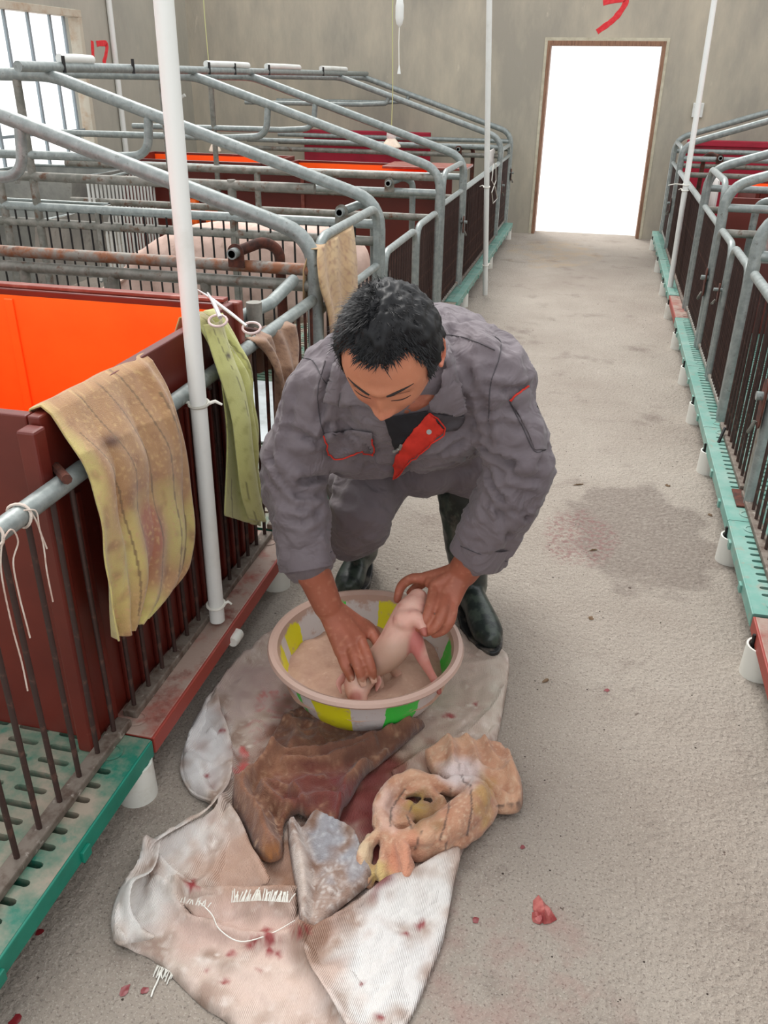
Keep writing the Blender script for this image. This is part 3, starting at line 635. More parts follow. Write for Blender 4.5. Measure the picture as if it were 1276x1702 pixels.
# ---------------------------------------------------------------- aisle poles with nylon ties
def pole(pts, r, label, ties=(), side=-1):
    o = empty('aisle_pole', tuple(pts[0]), label, 'pole')
    MB().tube(pts, r, 18).build('pipe', M['pvc'], o)
    for t in ties:
        p = np.array(pts[0])+(np.array(pts[-1])-np.array(pts[0]))*((t[0]-pts[0][2])/(pts[-1][2]-pts[0][2]))
        rr = r+.003
        mb = MB(); c = [(p[0]+rr*math.cos(a)-.0, p[1]+rr*math.sin(a), t[0]+.004*math.sin(a)) for a in np.linspace(0, 2*math.pi, 25)]; mb.tube(c, .0045, 6, sq=1)
        ang = t[1]; L = t[2]
        tail = [(p[0]+rr*math.cos(ang), p[1]+rr*math.sin(ang), t[0]), (p[0]+(rr+L*.5)*math.cos(ang), p[1]+(rr+L*.5)*math.sin(ang), t[0]+.006), (p[0]+(rr+L)*math.cos(ang), p[1]+(rr+L)*math.sin(ang), t[0]-.004)]
        mb.tube(tail, [.005, .0045, .003], 6); mb.build('tie', M['tie'], o)
    return o
pb = at(362, 1040, x=-.962); pt = at(270, -40, x=-.962)
P1 = pole([(-.962, pb[1], pb[2]+.02), ((pb[0]+pt[0])/2, (pb[1]+pt[1])/2, 1.4), (-.962, pt[1]+(3.05-pt[2])*(pt[1]-pb[1])/(pt[2]-pb[2]), 3.05)], .0225, 'thick white plastic pole in front of the near left fence', ties=((.845, .3, .035), (.845, 3.3, .03), (.22, .4, .02)))
mb = MB(); q = at(372, 1062, x=-.945); mb.tube(fillet([(q[0]-.03, q[1]-.03, .13), (q[0]+.0, q[1]-.035, .10), (q[0]+.045, q[1]+.0, .10), (q[0]+.03, q[1]+.03, .12)], .02), .006, 8); mb.build('wire_loop', M['tie'], P1)
mb = MB(); mb.lathe([(.0001, -.028), (.015, -.028), (.018, -.015), (.018, .02), (.012, .028), (.0001, .028)], (q[0]+.035, q[1]+.01, .105), 16, axis='y'); mb.build('end_plug', M['pvc_dirty'], P1)
pb = at(806, 490, z=0); pt = at(813, 0, y=pb[1]-.25)
d = (pt-pb)/pt[2]
pole([tuple(pb), tuple(pb+d*1.5), tuple(pb+d*3.05)], .021, 'thin leaning white pole at the far end of the left row', ties=((.25, 1.0, .05), (.86, 2.5, .05)))
pb = at(1112, 485, x=.64); pt = at(1187, 0, x=.66)
d = (pt-pb)/(pt[2]-pb[2])
pole([tuple(pb), tuple(pb+d*1.2), tuple(pb+d*(3.05-pb[2]))], .021, 'white pole standing against the right row fence', ties=((.86, 2.2, .05), (.90, 3.5, .12)))
# cotton strings on the near rail
def string(pts, label, cat='string', m='twine', r=.0017, name='string', group=None):
    P = crom(pts, 6); mb = MB(); mb.tube([tuple(p) for p in P], r, 6); return thing(mb, name, M[m], label, cat, group)
def rx(u, v, x=-.985): return at(u, v, x=x)
string([rx(0, 905), rx(18, 880), rx(30, 900), rx(22, 935), rx(32, 990), rx(45, 1040), rx(50, 1060)], 'longest pink-white string hanging from the near left rail at the picture edge')
string([rx(40, 848), rx(60, 850), rx(66, 880), rx(78, 912)], 'short looped end of string on the near left rail')
string([rx(50, 848), rx(62, 870), rx(72, 905), rx(78, 950), rx(88, 1000)], 'thin string hanging down beside the short loop on the near left rail')
string([rx(4, 890), rx(2, 950), rx(20, 1040), rx(36, 1100), rx(46, 1148)], 'pale long string hanging against the first brown bars')
for yy, tx in ((rx(50, 850)[1], 'string loop knotted round the near left rail below the box corner'), (rx(5, 890)[1], 'string loop knotted round the near left rail at the picture edge')):
    mb = MB(); c = [(SL+.025*math.cos(a), yy+.004*math.sin(a*2), .86+.025*math.sin(a)) for a in np.linspace(0, 2*math.pi, 19)]; mb.tube(c, .003, 6); thing(mb, 'string_knot', M['twine'], tx, 'string')

# ---------------------------------------------------------------- hanging towels
M['towel'] = mat('terry_cloth', (200,170,120), .95, 0, paint=True, bump=.0022, bscale=420, sheen=.3)
def resample(pl, n):
    pl = np.array(pl, float); s = np.r_[0, np.cumsum(np.linalg.norm(np.diff(pl, axis=0), axis=1))]; t = np.linspace(0, s[-1], n)
    return np.stack([np.interp(t, s, pl[:, k]) for k in range(pl.shape[1])], -1)
def hang(name, L, R, xs, label, colfn, foldfn, nu=44, nv=90, th=.004, back=None, plane='x', cat='towel'):
    """cloth between two hanging side edges; xs = plane distance per row"""
    A = resample(crom(L, 6), nv); B = resample(crom(R, 6), nv); V = []; UV = []
    for j in range(nv):
        v = j/(nv-1)
        for i in range(nu):
            u = i/(nu-1); px = A[j]*(1-u)+B[j]*u
            base = np.interp(v, [k/(len(xs)-1) for k in range(len(xs))], xs)
            p = at(px[0], px[1], **{plane: base}); f = foldfn(u, v)
            p = p+np.array([f, 0, 0] if plane == 'x' else [0, -f, 0]); V.append(p); UV.append((u, v, px[0], px[1]))
    rows = nv
    if back is not None:     # the part that goes over the edge and hangs behind
        bk = []
        for j, (dx, dz) in enumerate(back): 
            for i in range(nu): q = V[i]+np.array([dx, 0, dz] if plane == 'x' else [0, -dx, dz]); bk.append(q)
        UV = [(i/(nu-1), -.05*(len(back)-j), 0, 0) for j in range(len(back)) for i in range(nu)]+UV; V = bk+V; rows += len(back)
    F = [(j*nu+i, (j+1)*nu+i, (j+1)*nu+i+1, j*nu+i+1) for j in range(rows-1) for i in range(nu-1)]
    me = mesh(name, V, F); C = colfn(np.array(UV), np.array(V)); set_col(me, C)
    o = link(name, me, M['towel'], smooth=True); s = o.modifiers.new('t', 'SOLIDIFY'); s.thickness = th; s.offset = 1
    return tag(o, label, cat) if label else o
def lines(C, UV, cur, col, w):
    for c in cur:
        P = np.array(c, float); d = np.abs(UV[:, 0]-np.interp(UV[:, 1], P[:, 1], P[:, 0], left=9, right=9)); C = blend(C, (d < w)*.75, col)
    return C
def col1(UV, V):
    n1 = nz(V, 7, 3); n2 = nz(V, 30, 5); n3 = nz(V, 110, 1); C = np.tile(np.array(lin((172,132,92))), (len(V), 1))
    u, v = UV[:, 0], UV[:, 1]
    C = blend(C, (v-.42)*2.2+n1*1.6-.25, (206,198,118)); C = blend(C, (.18-u)*5+n1*1.5+(v-.2)*.8, (204,188,118))
    C = blend(C, np.exp(-((u-.55)/.14)**2-((v-.62)/.17)**2)*1.2+n1*.3, (168,108,84)); C = blend(C, (n2-.12)*1.1, (146,104,74)); C = blend(C, (n3-.15)*2, (196,160,112))
    C = blend(C, np.exp(-((u-.32)/.08)**2-((v-.2)/.03)**2), (96,62,44))
    return lines(C, UV, [[(.12, .12), (.28, .4), (.36, .8), (.40, .93)], [(.3, .0), (.42, .35), (.47, .9)], [(.50, .0), (.62, .3), (.64, .7), (.70, .84), (.78, .93)], [(.66, -.1), (.78, .3), (.84, .8)], [(.86, .1), (.93, .5), (.95, .8)], [(.5, .82), (.6, .95)]], (110,86,60), .006)
hang('towel', [(84,690), (105,725), (142,790), (158,880), (166,950), (172,1020), (179,1063)], [(252,600), (278,650), (298,720), (308,800), (314,870), (310,920), (300,955), (262,1005), (245,1022)], [-1.035, -.985, -.968, -.962, -.962, -.962], 'large brown and yellow stained towel draped over the edge of the maroon box', col1,
     lambda u, v: .016*abs(math.sin(u*9+v*1.2+.4))*min(1, v*3)+.009*math.sin(u*29-v*5)*v+.020*math.exp(-((u-.88)/.05)**2)*(1-v*.8)+.016*math.exp(-((u-.14-.1*v)/.05)**2)*v+.012*noise.noise(Vector((u*4, v*5, 1))), nv=190, nu=120, back=[(-.075, -.20), (-.07, -.12), (-.062, -.04), (-.045, .006), (-.02, .016)])
def col2(UV, V):
    n1 = nz(V, 8, 4); n2 = nz(V, 60, 5); C = np.tile(np.array(lin((196,196,124))), (len(V), 1)); u, v = UV[:, 0], UV[:, 1]
    C = blend(C, n1*1.8+.1, (206,206,134)); C = blend(C, (v-.75)*1.5, (184,184,136)); C = blend(C, (n2-.2)*1.5, (168,166,96)); C = blend(C, (.1-v)*4+n1, (150,138,98))
    C = blend(C, np.exp(-((u-.45)/.09)**2-((v-.17)/.015)**2)*1.2, (70,56,40))
    return lines(C, UV, [[(.2, .0), (.42, .25), (.5, .5)], [(.55, .0), (.7, .2), (.86, .5)], [(.7, .32), (.68, .5)], [(.15, .8), (.2, 1)], [(.86, .72), (.80, 1.)]], (104,98,60), .012)
def f2(u, v):
    r = .050*math.exp(-((u-(.30+.30*v))/.13)**2)+.040*math.exp(-((u-(.72+.1*v))/.10)**2)*(1-.4*v)-.036*math.exp(-((u-(.52+.2*v))/.05)**2)
    return r*min(1, .35+v*2)*(1.1-.5*max(0, v-.7)/.3)+.006*math.sin(v*19+u*5)*u
hang('towel', [(324,535), (345,570), (364,618), (370,660), (376,720), (375,780), (372,850), (375,858)], [(372,522), (388,560), (408,610), (412,660), (418,720), (424,780), (434,850), (434,875)], [-1.04, -.985, -.968, -.965, -.965], 'narrow yellow-green towel hanging folded over the far corner of the maroon box', col2, f2, back=[(-.075, -.2), (-.07, -.12), (-.06, -.03), (-.045, .006), (-.02, .012)])
t2 = hang('towel_fold', [(338,540), (352,590), (372,650), (385,700), (392,760), (400,820), (412,862)], [(366,530), (384,590), (402,640), (408,700), (414,760), (424,820), (436,868)], [-1.0, -.958, -.938, -.930, -.935], None, col2, lambda u, v: .030*math.sin(u*math.pi)*min(1, .5+v), nu=26)
t2.parent = bpy.data.objects['towel.001']
def col3(UV, V):
    n1 = nz(V, 9, 4); n2 = nz(V, 50, 5); C = np.tile(np.array(lin((188,152,108))), (len(V), 1)); u, v = UV[:, 0], UV[:, 1]
    C = blend(C, n1*1.5+.1, (206,176,130)); C = blend(C, (n2-.1)*1.8, (160,118,86)); C = blend(C, (v-.7)*2, (170,130,100))
    ph = np.sin((v*9+np.exp(-((u-.45)/.3)**2)*2.5)*6.28); return blend(C, (ph > .8)*.3, (140,98,72))
hang('towel', [(527,415), (526,440), (530,480), (540,515), (545,560)], [(588,376), (592,420), (593,460), (592,510), (592,560)], [-.99, -.965, -.962, -.962], 'brown striped towel hanging over the arched gate behind the head of the person', col3, lambda u, v: .012*math.sin(u*7+1)*v+.006*math.sin(u*17), back=[(-.06, -.2), (-.055, -.08), (-.03, .0)])
def col4(UV, V):
    n1 = nz(V, 14, 4); n2 = nz(V, 80, 5); C = np.tile(np.array(lin((150,116,92))), (len(V), 1)); C = blend(C, n1*1.8, (176,142,116)); return blend(C, (n2-.05)*2.2, (122,90,72))
hang('towel', [(424,570), (438,590), (452,630), (462,680), (466,730)], [(482,538), (488,570), (490,620), (492,680), (492,730)], [-.99, -.96, -.958, -.958], 'small brown matted towel on the rail beside the sleeve of the person', col4, lambda u, v: .022*math.sin(u*9+v*3)+.010*math.sin(u*23), back=[(-.06, -.15), (-.05, -.04), (-.03, .012)])
# scissors lying on the corner of the box
sc = empty('scissors', tuple(at(385, 520, z=1.03)), 'pale pink-handled steel scissors lying over the corner of the maroon box', 'scissors')
M['scis'] = mat('scissor_steel', (206,200,200), .3, .7); M['scish'] = mat('scissor_handle', (214,190,186), .5)
def Z(u, v, z): return tuple(at(u, v, z=z))
MB().tube([Z(329, 482, 1.06), Z(352, 497, 1.055), Z(385, 522, 1.03), Z(410, 542, 1.015)], [.002, .005, .005, .004], 8).build('blade', M['scis'], sc)
MB().tube([Z(345, 487, 1.07), Z(356, 505, 1.06), Z(366, 528, 1.04)], [.003, .006, .006], 8).build('blade', M['scis'], sc)
for c in ((362, 533), (418, 545)):
    p = at(*c, z=1.03 if c[0] < 400 else 1.0); MB().tube([(p[0]+.026*math.cos(a), p[1]+.014*math.sin(a), p[2]+.012*math.sin(a)) for a in np.linspace(0, 2*math.pi, 17)], .0035, 6).build('handle', M['scish'], sc)

# ---------------------------------------------------------------- the sack and the rags on the floor
def sheet(name, outline, cell, base, ridges, colfn, material, label, cat, th=.0015, nseed=1, namp=.004, edge=.02, z0=.002, floorz=None, rsc=1.0):
    O = np.array([at(u, v, z=0)[:2] for u, v in resample(crom(list(outline)+[outline[0]], 5), max(60, int(len(outline)*9)))[:-1]])
    lo, hi = O.min(0), O.max(0); n = len(O)
    # interior points
    gx, gy = np.meshgrid(np.arange(lo[0], hi[0], cell), np.arange(lo[1], hi[1], cell)); G = np.stack([gx.ravel(), gy.ravel()], -1)+rng.uniform(-.25, .25, (gx.size, 2))*cell
    ins = np.zeros(len(G), bool); j = n-1
    for i in range(n):
        xi, yi = O[i]; xj, yj = O[j]; c = ((yi > G[:, 1]) != (yj > G[:, 1])) & (G[:, 0] < (xj-xi)*(G[:, 1]-yi)/(yj-yi+1e-12)+xi); ins ^= c; j = i
    G = G[ins]; de = seg_dist(G, np.vstack([O, O[:1]])); G = G[de > cell*.55]
    P = np.vstack([O, G]); r = geometry.delaunay_2d_cdt([Vector(p) for p in P], [(i, (i+1) % n) for i in range(n)], [], 1, 1e-7)
    P = np.array([[p.x, p.y] for p in r[0]]); F = [tuple(f) for f in r[2]]
    de = seg_dist(P, np.vstack([O, O[:1]])); e = np.clip(de/edge, 0, 1); e = e*e*(3-2*e)
    z = z0+base*e
    P3 = np.hstack([P, np.zeros((len(P), 1))])
    wob = nz(P3, 9, nseed)*.02
    for rd in ridges:
        pl = np.array([at(u, v, z=0)[:2] for u, v in crom(rd[0], 5)]); d = np.abs(seg_dist(P+wob[:, None], pl))
        z = z+rd[1]*rsc*(np.exp(-(np.sqrt(d*d+3e-5)-.0055)/rd[2]) if len(rd) > 3 else np.exp(-(d/rd[2])**2))*(.35+.65*e if rd[1] > 0 else e)
    wp = P3+.03*np.stack([nz(P3, 7, 3), nz(P3, 7, 13), 0*z], -1)
    z = z+((crumple(wp, 11, nseed)*1.6+crumple(wp, 24, nseed+3)*.7)+nz(P3, 38, nseed+4)*.3)*namp*e
    z = np.maximum(z, z0)
    if floorz is not None: z = z+floorz(P)
    V = np.column_stack([P, z])
    F = [f if np.cross(P[f[1]]-P[f[0]], P[f[2]]-P[f[0]]) > 0 else f[::-1] for f in F]
    px = proj(V); me = mesh(name, V, F); set_col(me, colfn(px, V))
    o = link(name, me, material, smooth=True); s = o.modifiers.new('t', 'SOLIDIFY'); s.thickness = th; s.offset = -1
    return tag(o, label, cat)
M['sack'] = mat('woven_sack', (200,190,178), .5, 0, paint=True, bump=.0008, bscale=500)
# weave relief of the plastic tape
nt = M['sack'].node_tree; wv = nt.nodes.new('ShaderNodeTexWave'); wv.inputs['Scale'].default_value = 95; wv.inputs['Distortion'].default_value = 1.5; tcn = nt.nodes.new('ShaderNodeTexCoord'); nt.links.new(tcn.outputs['Object'], wv.inputs[0])
bp0 = [n for n in nt.nodes if n.type == 'BUMP'][0]; ad = nt.nodes.new('ShaderNodeMath'); ad.operation = 'ADD'; nt.links.new(bp0.inputs['Height'].links[0].from_socket, ad.inputs[0]); nt.links.new(wv.outputs['Fac'], ad.inputs[1]); nt.links.new(ad.outputs[0], bp0.inputs['Height'])
M['rag'] = mat('matted_rag', (170,120,90), .92, 0, paint=True, bump=.003, bscale=260, sheen=.2)
def blob(C, px, x, y, rx_, ry_, col, k=1.0, n=None, soft=1.4):
    d = np.sqrt(((px[:, 0]-x)/rx_)**2+((px[:, 1]-y)/ry_)**2)
    if n is not None: d = d+n*.9
    return blend(C, np.clip((soft-d)/(soft-.6), 0, 1)*k, col)
BLOOD = (140,32,40)
def sackcol(px, V):
    n1 = nz(V, 6, 3); n2 = nz(V, 22, 8); n3 = nz(V, 70, 2); C = np.tile(np.array(lin((200,184,172))), (len(V), 1))
    C = blend(C, n1*1.2+.45, (184,160,148)); C = blend(C, (n2-.02)*2.0, (164,140,126)); C = blend(C, (n3-.12)*1.6, (224,214,206))
    for b_ in ((335,1235,48,75,(222,222,222)), (300,1400,90,34,(220,216,212)), (230,1500,46,60,(220,218,214)), (640,1600,95,110,(224,224,222)), (700,1490,60,60,(222,220,216)), (820,1140,26,60,(206,198,184))): C = blob(C, px, *b_[:4], b_[4], .85, n2)
    for b_ in ((400,1150,40,60,(190,170,162)), (470,1140,70,50,(176,152,146)), (740,1130,110,60,(180,160,146)), (700,1240,90,45,(176,156,140)), (560,1300,150,95,(128,84,66)), (470,1440,60,50,(142,104,82)), (390,1440,60,55,(178,146,128)), (560,1500,40,70,(140,112,98)), (620,1350,60,70,(118,52,48)), (640,1390,50,60,(120,52,50)), (420,1550,130,45,(200,172,160)), (520,1560,30,60,(130,96,76)), (430,1640,120,40,(206,184,172))): C = blob(C, px, *b_[:4], b_[4], .9, n2)
    # faint red print: a line of lettering, a scroll and a big red corner emblem
    def st(C, pts, w, col, k): return blend(C, np.clip((w-seg_dist(px, pts))/1.2, 0, 1)*k*np.clip(.75+n2, 0, 1), col)
    R = (178,92,92)
    for pts in ([(428,1168),(440,1148)],[(428,1160),(436,1170)],[(432,1156),(441,1164)],[(437,1150),(444,1158)],[(449,1150),(462,1150),(452,1160),(466,1158)],[(449,1150),(458,1170),(470,1166)],[(455,1172),(478,1176)],[(474,1155),(470,1172),(484,1176)],[(474,1155),(488,1158)],[(472,1164),(486,1167)],[(420,1178),(430,1172)],[(426,1184),(440,1176)],[(444,1182),(470,1186)],[(450,1192),(480,1194)]): C = st(C, pts, 2.4, R, .6)
    for pts in ([(408,1208),(420,1198),(436,1200),(444,1212),(438,1228),(424,1234)],[(416,1216),(428,1210),(436,1218)]): C = st(C, pts, 2.5, (180,110,106), .45)
    for pts in ([(402,1246),(408,1256),(404,1276)],[(404,1276),(392,1282),(412,1288),(428,1298)],[(404,1272),(422,1278),(432,1300)]): C = st(C, pts, 6.5, (196,84,82), .85)
    sp = [(368,1216,5),(565,1632,4),(371,1632,7),(427,1612,4),(386,1585,7),(457,1585,8),(449,1582,6),(316,1473,9),(320,1468,5),(632,1690,7),(700,1535,8),(676,1552,5),(660,1600,4),(500,1545,12),(440,1560,14),(600,1635,4),(343,1290,3),(745,1190,6),(790,1170,4),(345,1612,4),(420,1570,9)]
    for x, y, r in sp: C = blob(C, px, x, y, r, r*.8, BLOOD, .9, n3*1.4)
    return C
SACKO = [(445,1060),(415,1085),(380,1120),(350,1160),(325,1200),(306,1250),(302,1290),(318,1322),(350,1342),(359,1362),(330,1372),(290,1390),(250,1410),(236,1440),(205,1480),(190,1520),(188,1560),(196,1576),(240,1590),(270,1610),(300,1640),(340,1678),(375,1700),(420,1745),(540,1800),(620,1790),(655,1740),(690,1680),(715,1620),(738,1560),(752,1490),(766,1425),(800,1350),(815,1295),(828,1225),(843,1140),(843,1088),(800,1068),(770,1050),(700,1015),(560,1005)]
sheet('woven_sack', SACKO, .0075, .006, [
    ([(447,1066),(385,1124),(335,1195),(314,1255),(322,1302),(352,1336),(372,1352)], .030, .022),
    ([(352,1228),(385,1275),(381,1322),(362,1362),(300,1398),(250,1432)], .040, .012, 1),
    ([(368,1170),(380,1215),(420,1290)], .018, .010, 1),
    ([(365,1362),(330,1440),(300,1490)], .024, .011, 1), ([(388,1372),(352,1480)], .03, .013, 1), ([(400,1385),(440,1480)], .02, .012, 1),
    ([(250,1432),(210,1490),(198,1548),(215,1572)], .045, .022), ([(248,1470),(222,1510),(240,1570)], -.03, .018),
    ([(250,1480),(262,1470),(300,1500),(330,1538),(400,1558),(500,1572)], .036, .010, 1),
    ([(256,1436),(300,1480),(360,1500),(420,1502),(482,1500)], .038, .011, 1), ([(262,1452),(330,1514),(480,1520)], -.02, .010),
    ([(843,1150),(812,1190),(760,1240),(700,1262),(640,1300)], .016, .012, 1), ([(838,1200),(800,1240),(760,1262)], .016, .012),
    ([(498,1585),(560,1545),(620,1510),(680,1480),(760,1440)], .050, .014, 1), ([(498,1585),(540,1660),(575,1740)], .045, .014, 1), ([(560,1600),(640,1560),(700,1500)], .018, .02, 1), ([(600,1660),(680,1560),(730,1490)], .015, .016, 1), ([(620,1700),(655,1640)], .014, .012, 1),
    ([(480,1420),(510,1520),(500,1600)], .02, .014), ([(350,1600),(430,1650),(480,1720)], .010, .02), ([(600,1330),(560,1390),(500,1390)], .012, .02), ([(700,1090),(770,1110),(840,1100)], .008, .01, 1), ([(430,1085),(400,1160),(425,1200)], .008, .01, 1), ([(300,1620),(400,1690)], .012, .01, 1)],
    sackcol, M['sack'], 'crumpled dirty white woven plastic sack spread on the floor under the basin', 'sack', edge=.010, namp=.010, rsc=.75)
def flap(outline, edge, h, w=.05, cell=.006, seed=3, z0=.010):
    ed = np.array([at(u, v, z=0)[:2] for u, v in crom(edge, 5)])
    def fz(P):
        d = seg_dist(P, ed); P3 = np.hstack([P, np.zeros((len(P), 1))]); return h*np.exp(-(d/w)**1.3)*(1+.45*nz(P3, 13, seed))
    o = sheet('fold', outline, cell, .0, [], sackcol, M['sack'], None, None, edge=.010, namp=.009, nseed=seed, z0=z0, floorz=fz)
    o.parent = bpy.data.objects['woven_sack']; return o
e1 = [(497,1583),(530,1562),(580,1530),(640,1490),(700,1462),(762,1428)]
flap(e1+[(752,1490),(738,1560),(715,1620),(690,1680),(655,1740),(600,1790),(575,1740),(545,1680),(510,1615)], e1, .040, .07, seed=3)
e2 = [(497,1586),(520,1640),(550,1690),(590,1750)]
flap(e2+[(640,1750),(650,1700),(600,1640),(560,1590),(525,1572)], e2, .045, .03, seed=5, z0=.016)
e3 = [(262,1436),(300,1476),(345,1494),(420,1497),(486,1496)]
flap(e3+[(494,1535),(486,1574),(400,1564),(340,1544),(300,1508),(262,1478),(246,1452)], e3, .038, .035, seed=7)
e4 = [(272,1436),(262,1470),(232,1500),(222,1535),(240,1566),(262,1590)]
flap(e4+[(225,1584),(196,1578),(186,1545),(192,1510),(206,1476),(236,1438)], e4, .052, .03, seed=8)
e5 = [(362,1166),(372,1210),(388,1262),(385,1318),(362,1358),(320,1392),(262,1434)]
flap(e5+[(236,1442),(250,1410),(290,1388),(345,1364),(350,1344),(318,1322),(300,1288),(306,1248),(328,1196)], e5, .046, .035, seed=9)
e6 = [(384,1362),(408,1400),(425,1440),(450,1490)]
flap(e6+[(380,1496),(300,1488),(318,1462),(345,1430),(362,1380)], e6, .040, .035, seed=11, z0=.014)
e7 = [(842,1142),(815,1188),(770,1232),(715,1255),(650,1296)]
flap(e7+[(690,1300),(745,1262),(800,1250),(826,1226)], e7, .022, .02, seed=12)
# dusty fringe of tape ends along the torn edges
mb = MB()
for pl, n, L in (([(385,1500),(430,1497),(480,1500)], 40, .022), ([(262,1604),(275,1610),(290,1618)], 14, .02), ([(300,1500),(345,1508)], 10, .012)):
    pp = resample(pl, n)
    for p in pp:
        a = at(p[0], p[1], z=.050 if p[1] < 1590 else .006); dr = np.array([rng.normal()*.005, (.02 if p[1] < 1590 else -.018)+rng.normal()*.004, .004 if p[1] < 1590 else -.003]); mb.tube([tuple(a), tuple(a+dr*.5+np.array([0, 0, .002])), tuple(a+dr*(L/.02))], .0012, 4)
fr = mb.build('tape_fringe', M['pvc_dirty'], bpy.data.objects['woven_sack']); tag(fr, kind='stuff')
string([at(270, 1608, z=.004), at(262, 1630, z=.004), at(255, 1645, z=.004), at(251, 1657, z=.003)], 'short white thread end on the floor at the left tip of the sack', 'thread', r=.0018, name='thread', m='pvc_dirty')
string([at(330, 1498, z=.05), at(352, 1520, z=.045), at(365, 1545, z=.035), at(400, 1565, z=.03), at(450, 1552, z=.035), at(490, 1530, z=.03)], 'long pale thread curling over the folds of the sack', 'thread', r=.0013, name='thread', m='pvc_dirty')
def browncol(px, V):
    n1 = nz(V, 9, 3); n2 = nz(V, 32, 8); n3 = nz(V, 95, 2); C = np.tile(np.array(lin((106,68,50))), (len(V), 1))
    C = blend(C, n1*1.5+.1, (142,98,72)); C = blend(C, (n2-.1)*1.5, (104,62,46)); C = blend(C, (n3-.16)*2.2, (176,140,112)); C = blend(C, np.clip((V[:, 2]-.045)*22, 0, .6), (144,100,76))  # last blend: lighter brown on the higher folds
    C = blob(C, px, 530, 1310, 60, 45, (104,42,38), .8, n2); C = blob(C, px, 460, 1425, 28, 22, (178,118,66), .9, n2); C = blob(C, px, 600, 1235, 110, 30, (92,56,42), .8, n2); C = blob(C, px, 575, 1345, 25, 45, (112,40,40), .8, n2)
    return C
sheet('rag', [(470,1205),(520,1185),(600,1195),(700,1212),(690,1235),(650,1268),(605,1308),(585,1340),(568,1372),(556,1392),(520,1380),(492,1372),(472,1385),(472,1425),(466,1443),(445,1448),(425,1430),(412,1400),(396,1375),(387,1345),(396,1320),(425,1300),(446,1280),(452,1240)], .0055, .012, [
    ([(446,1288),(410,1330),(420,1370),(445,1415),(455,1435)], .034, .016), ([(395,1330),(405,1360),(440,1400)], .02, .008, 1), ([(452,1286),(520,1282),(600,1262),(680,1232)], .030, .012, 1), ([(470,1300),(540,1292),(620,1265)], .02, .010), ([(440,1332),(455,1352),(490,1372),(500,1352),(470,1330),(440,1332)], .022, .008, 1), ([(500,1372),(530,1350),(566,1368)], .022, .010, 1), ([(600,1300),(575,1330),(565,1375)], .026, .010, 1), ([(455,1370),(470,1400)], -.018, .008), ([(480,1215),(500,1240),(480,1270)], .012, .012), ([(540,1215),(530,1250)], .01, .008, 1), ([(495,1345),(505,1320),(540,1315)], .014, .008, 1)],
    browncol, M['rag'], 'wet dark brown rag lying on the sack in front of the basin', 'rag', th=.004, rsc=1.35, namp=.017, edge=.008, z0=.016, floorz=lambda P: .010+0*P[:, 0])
def scrapcol(px, V):
    n1 = nz(V, 9, 3); n2 = nz(V, 32, 8); n3 = nz(V, 120, 2); C = np.tile(np.array(lin((150,128,116))), (len(V), 1))
    C = blend(C, (n3-.0)*2.2, (196,186,180)); C = blend(C, (n2-.1)*1.7, (112,80,62)); C = blob(C, px, 540, 1395, 34, 45, (136,150,164), .55, n2); C = blob(C, px, 590, 1430, 22, 40, (126,140,154), .45, n2); C = blob(C, px, 500, 1450, 18, 60, (200,186,176), .7, n2)
    return C
sheet('sack_scrap', [(478,1378),(500,1392),(520,1372),(560,1388),(592,1410),(608,1450),(618,1478),(590,1505),(560,1530),(532,1562),(512,1585),(500,1560),(496,1520),(488,1470),(480,1420)], .006, .01, [
    ([(484,1392),(496,1470),(505,1570)], .032, .011, 1), ([(524,1380),(560,1392),(590,1425),(605,1470)], .026, .012, 1), ([(500,1400),(520,1470),(515,1550)], -.012, .012), ([(540,1400),(556,1460),(540,1530)], .012, .012, 1), ([(575,1430),(580,1490)], .012, .008, 1)],
    scrapcol, M['rag'], 'stiff grey-blue crusted cloth scrap in the middle of the sack', 'rag', th=.003, rsc=.9, namp=.010, edge=.008, z0=.018, floorz=lambda P: .010+0*P[:, 0])
def pinkcol(px, V):
    n1 = nz(V, 9, 3); n2 = nz(V, 30, 8); n3 = nz(V, 120, 2); C = np.tile(np.array(lin((190,142,114))), (len(V), 1))
    C = blend(C, n1*1.6+.1, (206,164,134)); C = blend(C, (n2-.12)*1.4, (170,116,88)); C = blend(C, (n3-.1)*1.8, (212,180,152)); C = blend(C, np.clip((.045-V[:, 2])*14, 0, .5), (138,98,74))  # last blend: darker brown towards the low folds
    C = blob(C, px, 700, 1345, 34, 28, (140,104,66), .9, n2); C = blob(C, px, 690, 1335, 18, 18, (176,148,70), .6, n2); C = blob(C, px, 770, 1290, 28, 20, (220,206,204), 0, n2); C = blob(C, px, 765, 1285, 32, 24, (222,208,206), .9, n2*.4)
    C = blob(C, px, 605, 1410, 20, 34, (206,184,150), .8, n2); C = blob(C, px, 632, 1455, 20, 22, (196,172,110), .8, n2); C = blob(C, px, 672, 1430, 24, 38, (204,140,112), .8, n2); C = blob(C, px, 805, 1330, 14, 34, (186,150,78), .6, n2); C = blob(C, px, 645, 1335, 18, 36, (212,180,168), .7, n2)
    for pts in ([(672,1312),(650,1345),(648,1372)], [(762,1270),(770,1300),(782,1305)], [(782,1305),(784,1345),(776,1388)], [(748,1308),(744,1355),(730,1400)], [(700,1380),(690,1412)], [(826,1340),(862,1335)], [(690,1330),(676,1356),(684,1376)], [(742,1400),(740,1415)]):
        C = blend(C, np.clip((1.9-seg_dist(px, pts))/1.0, 0, 1)*.8, (78,62,56))
    return C
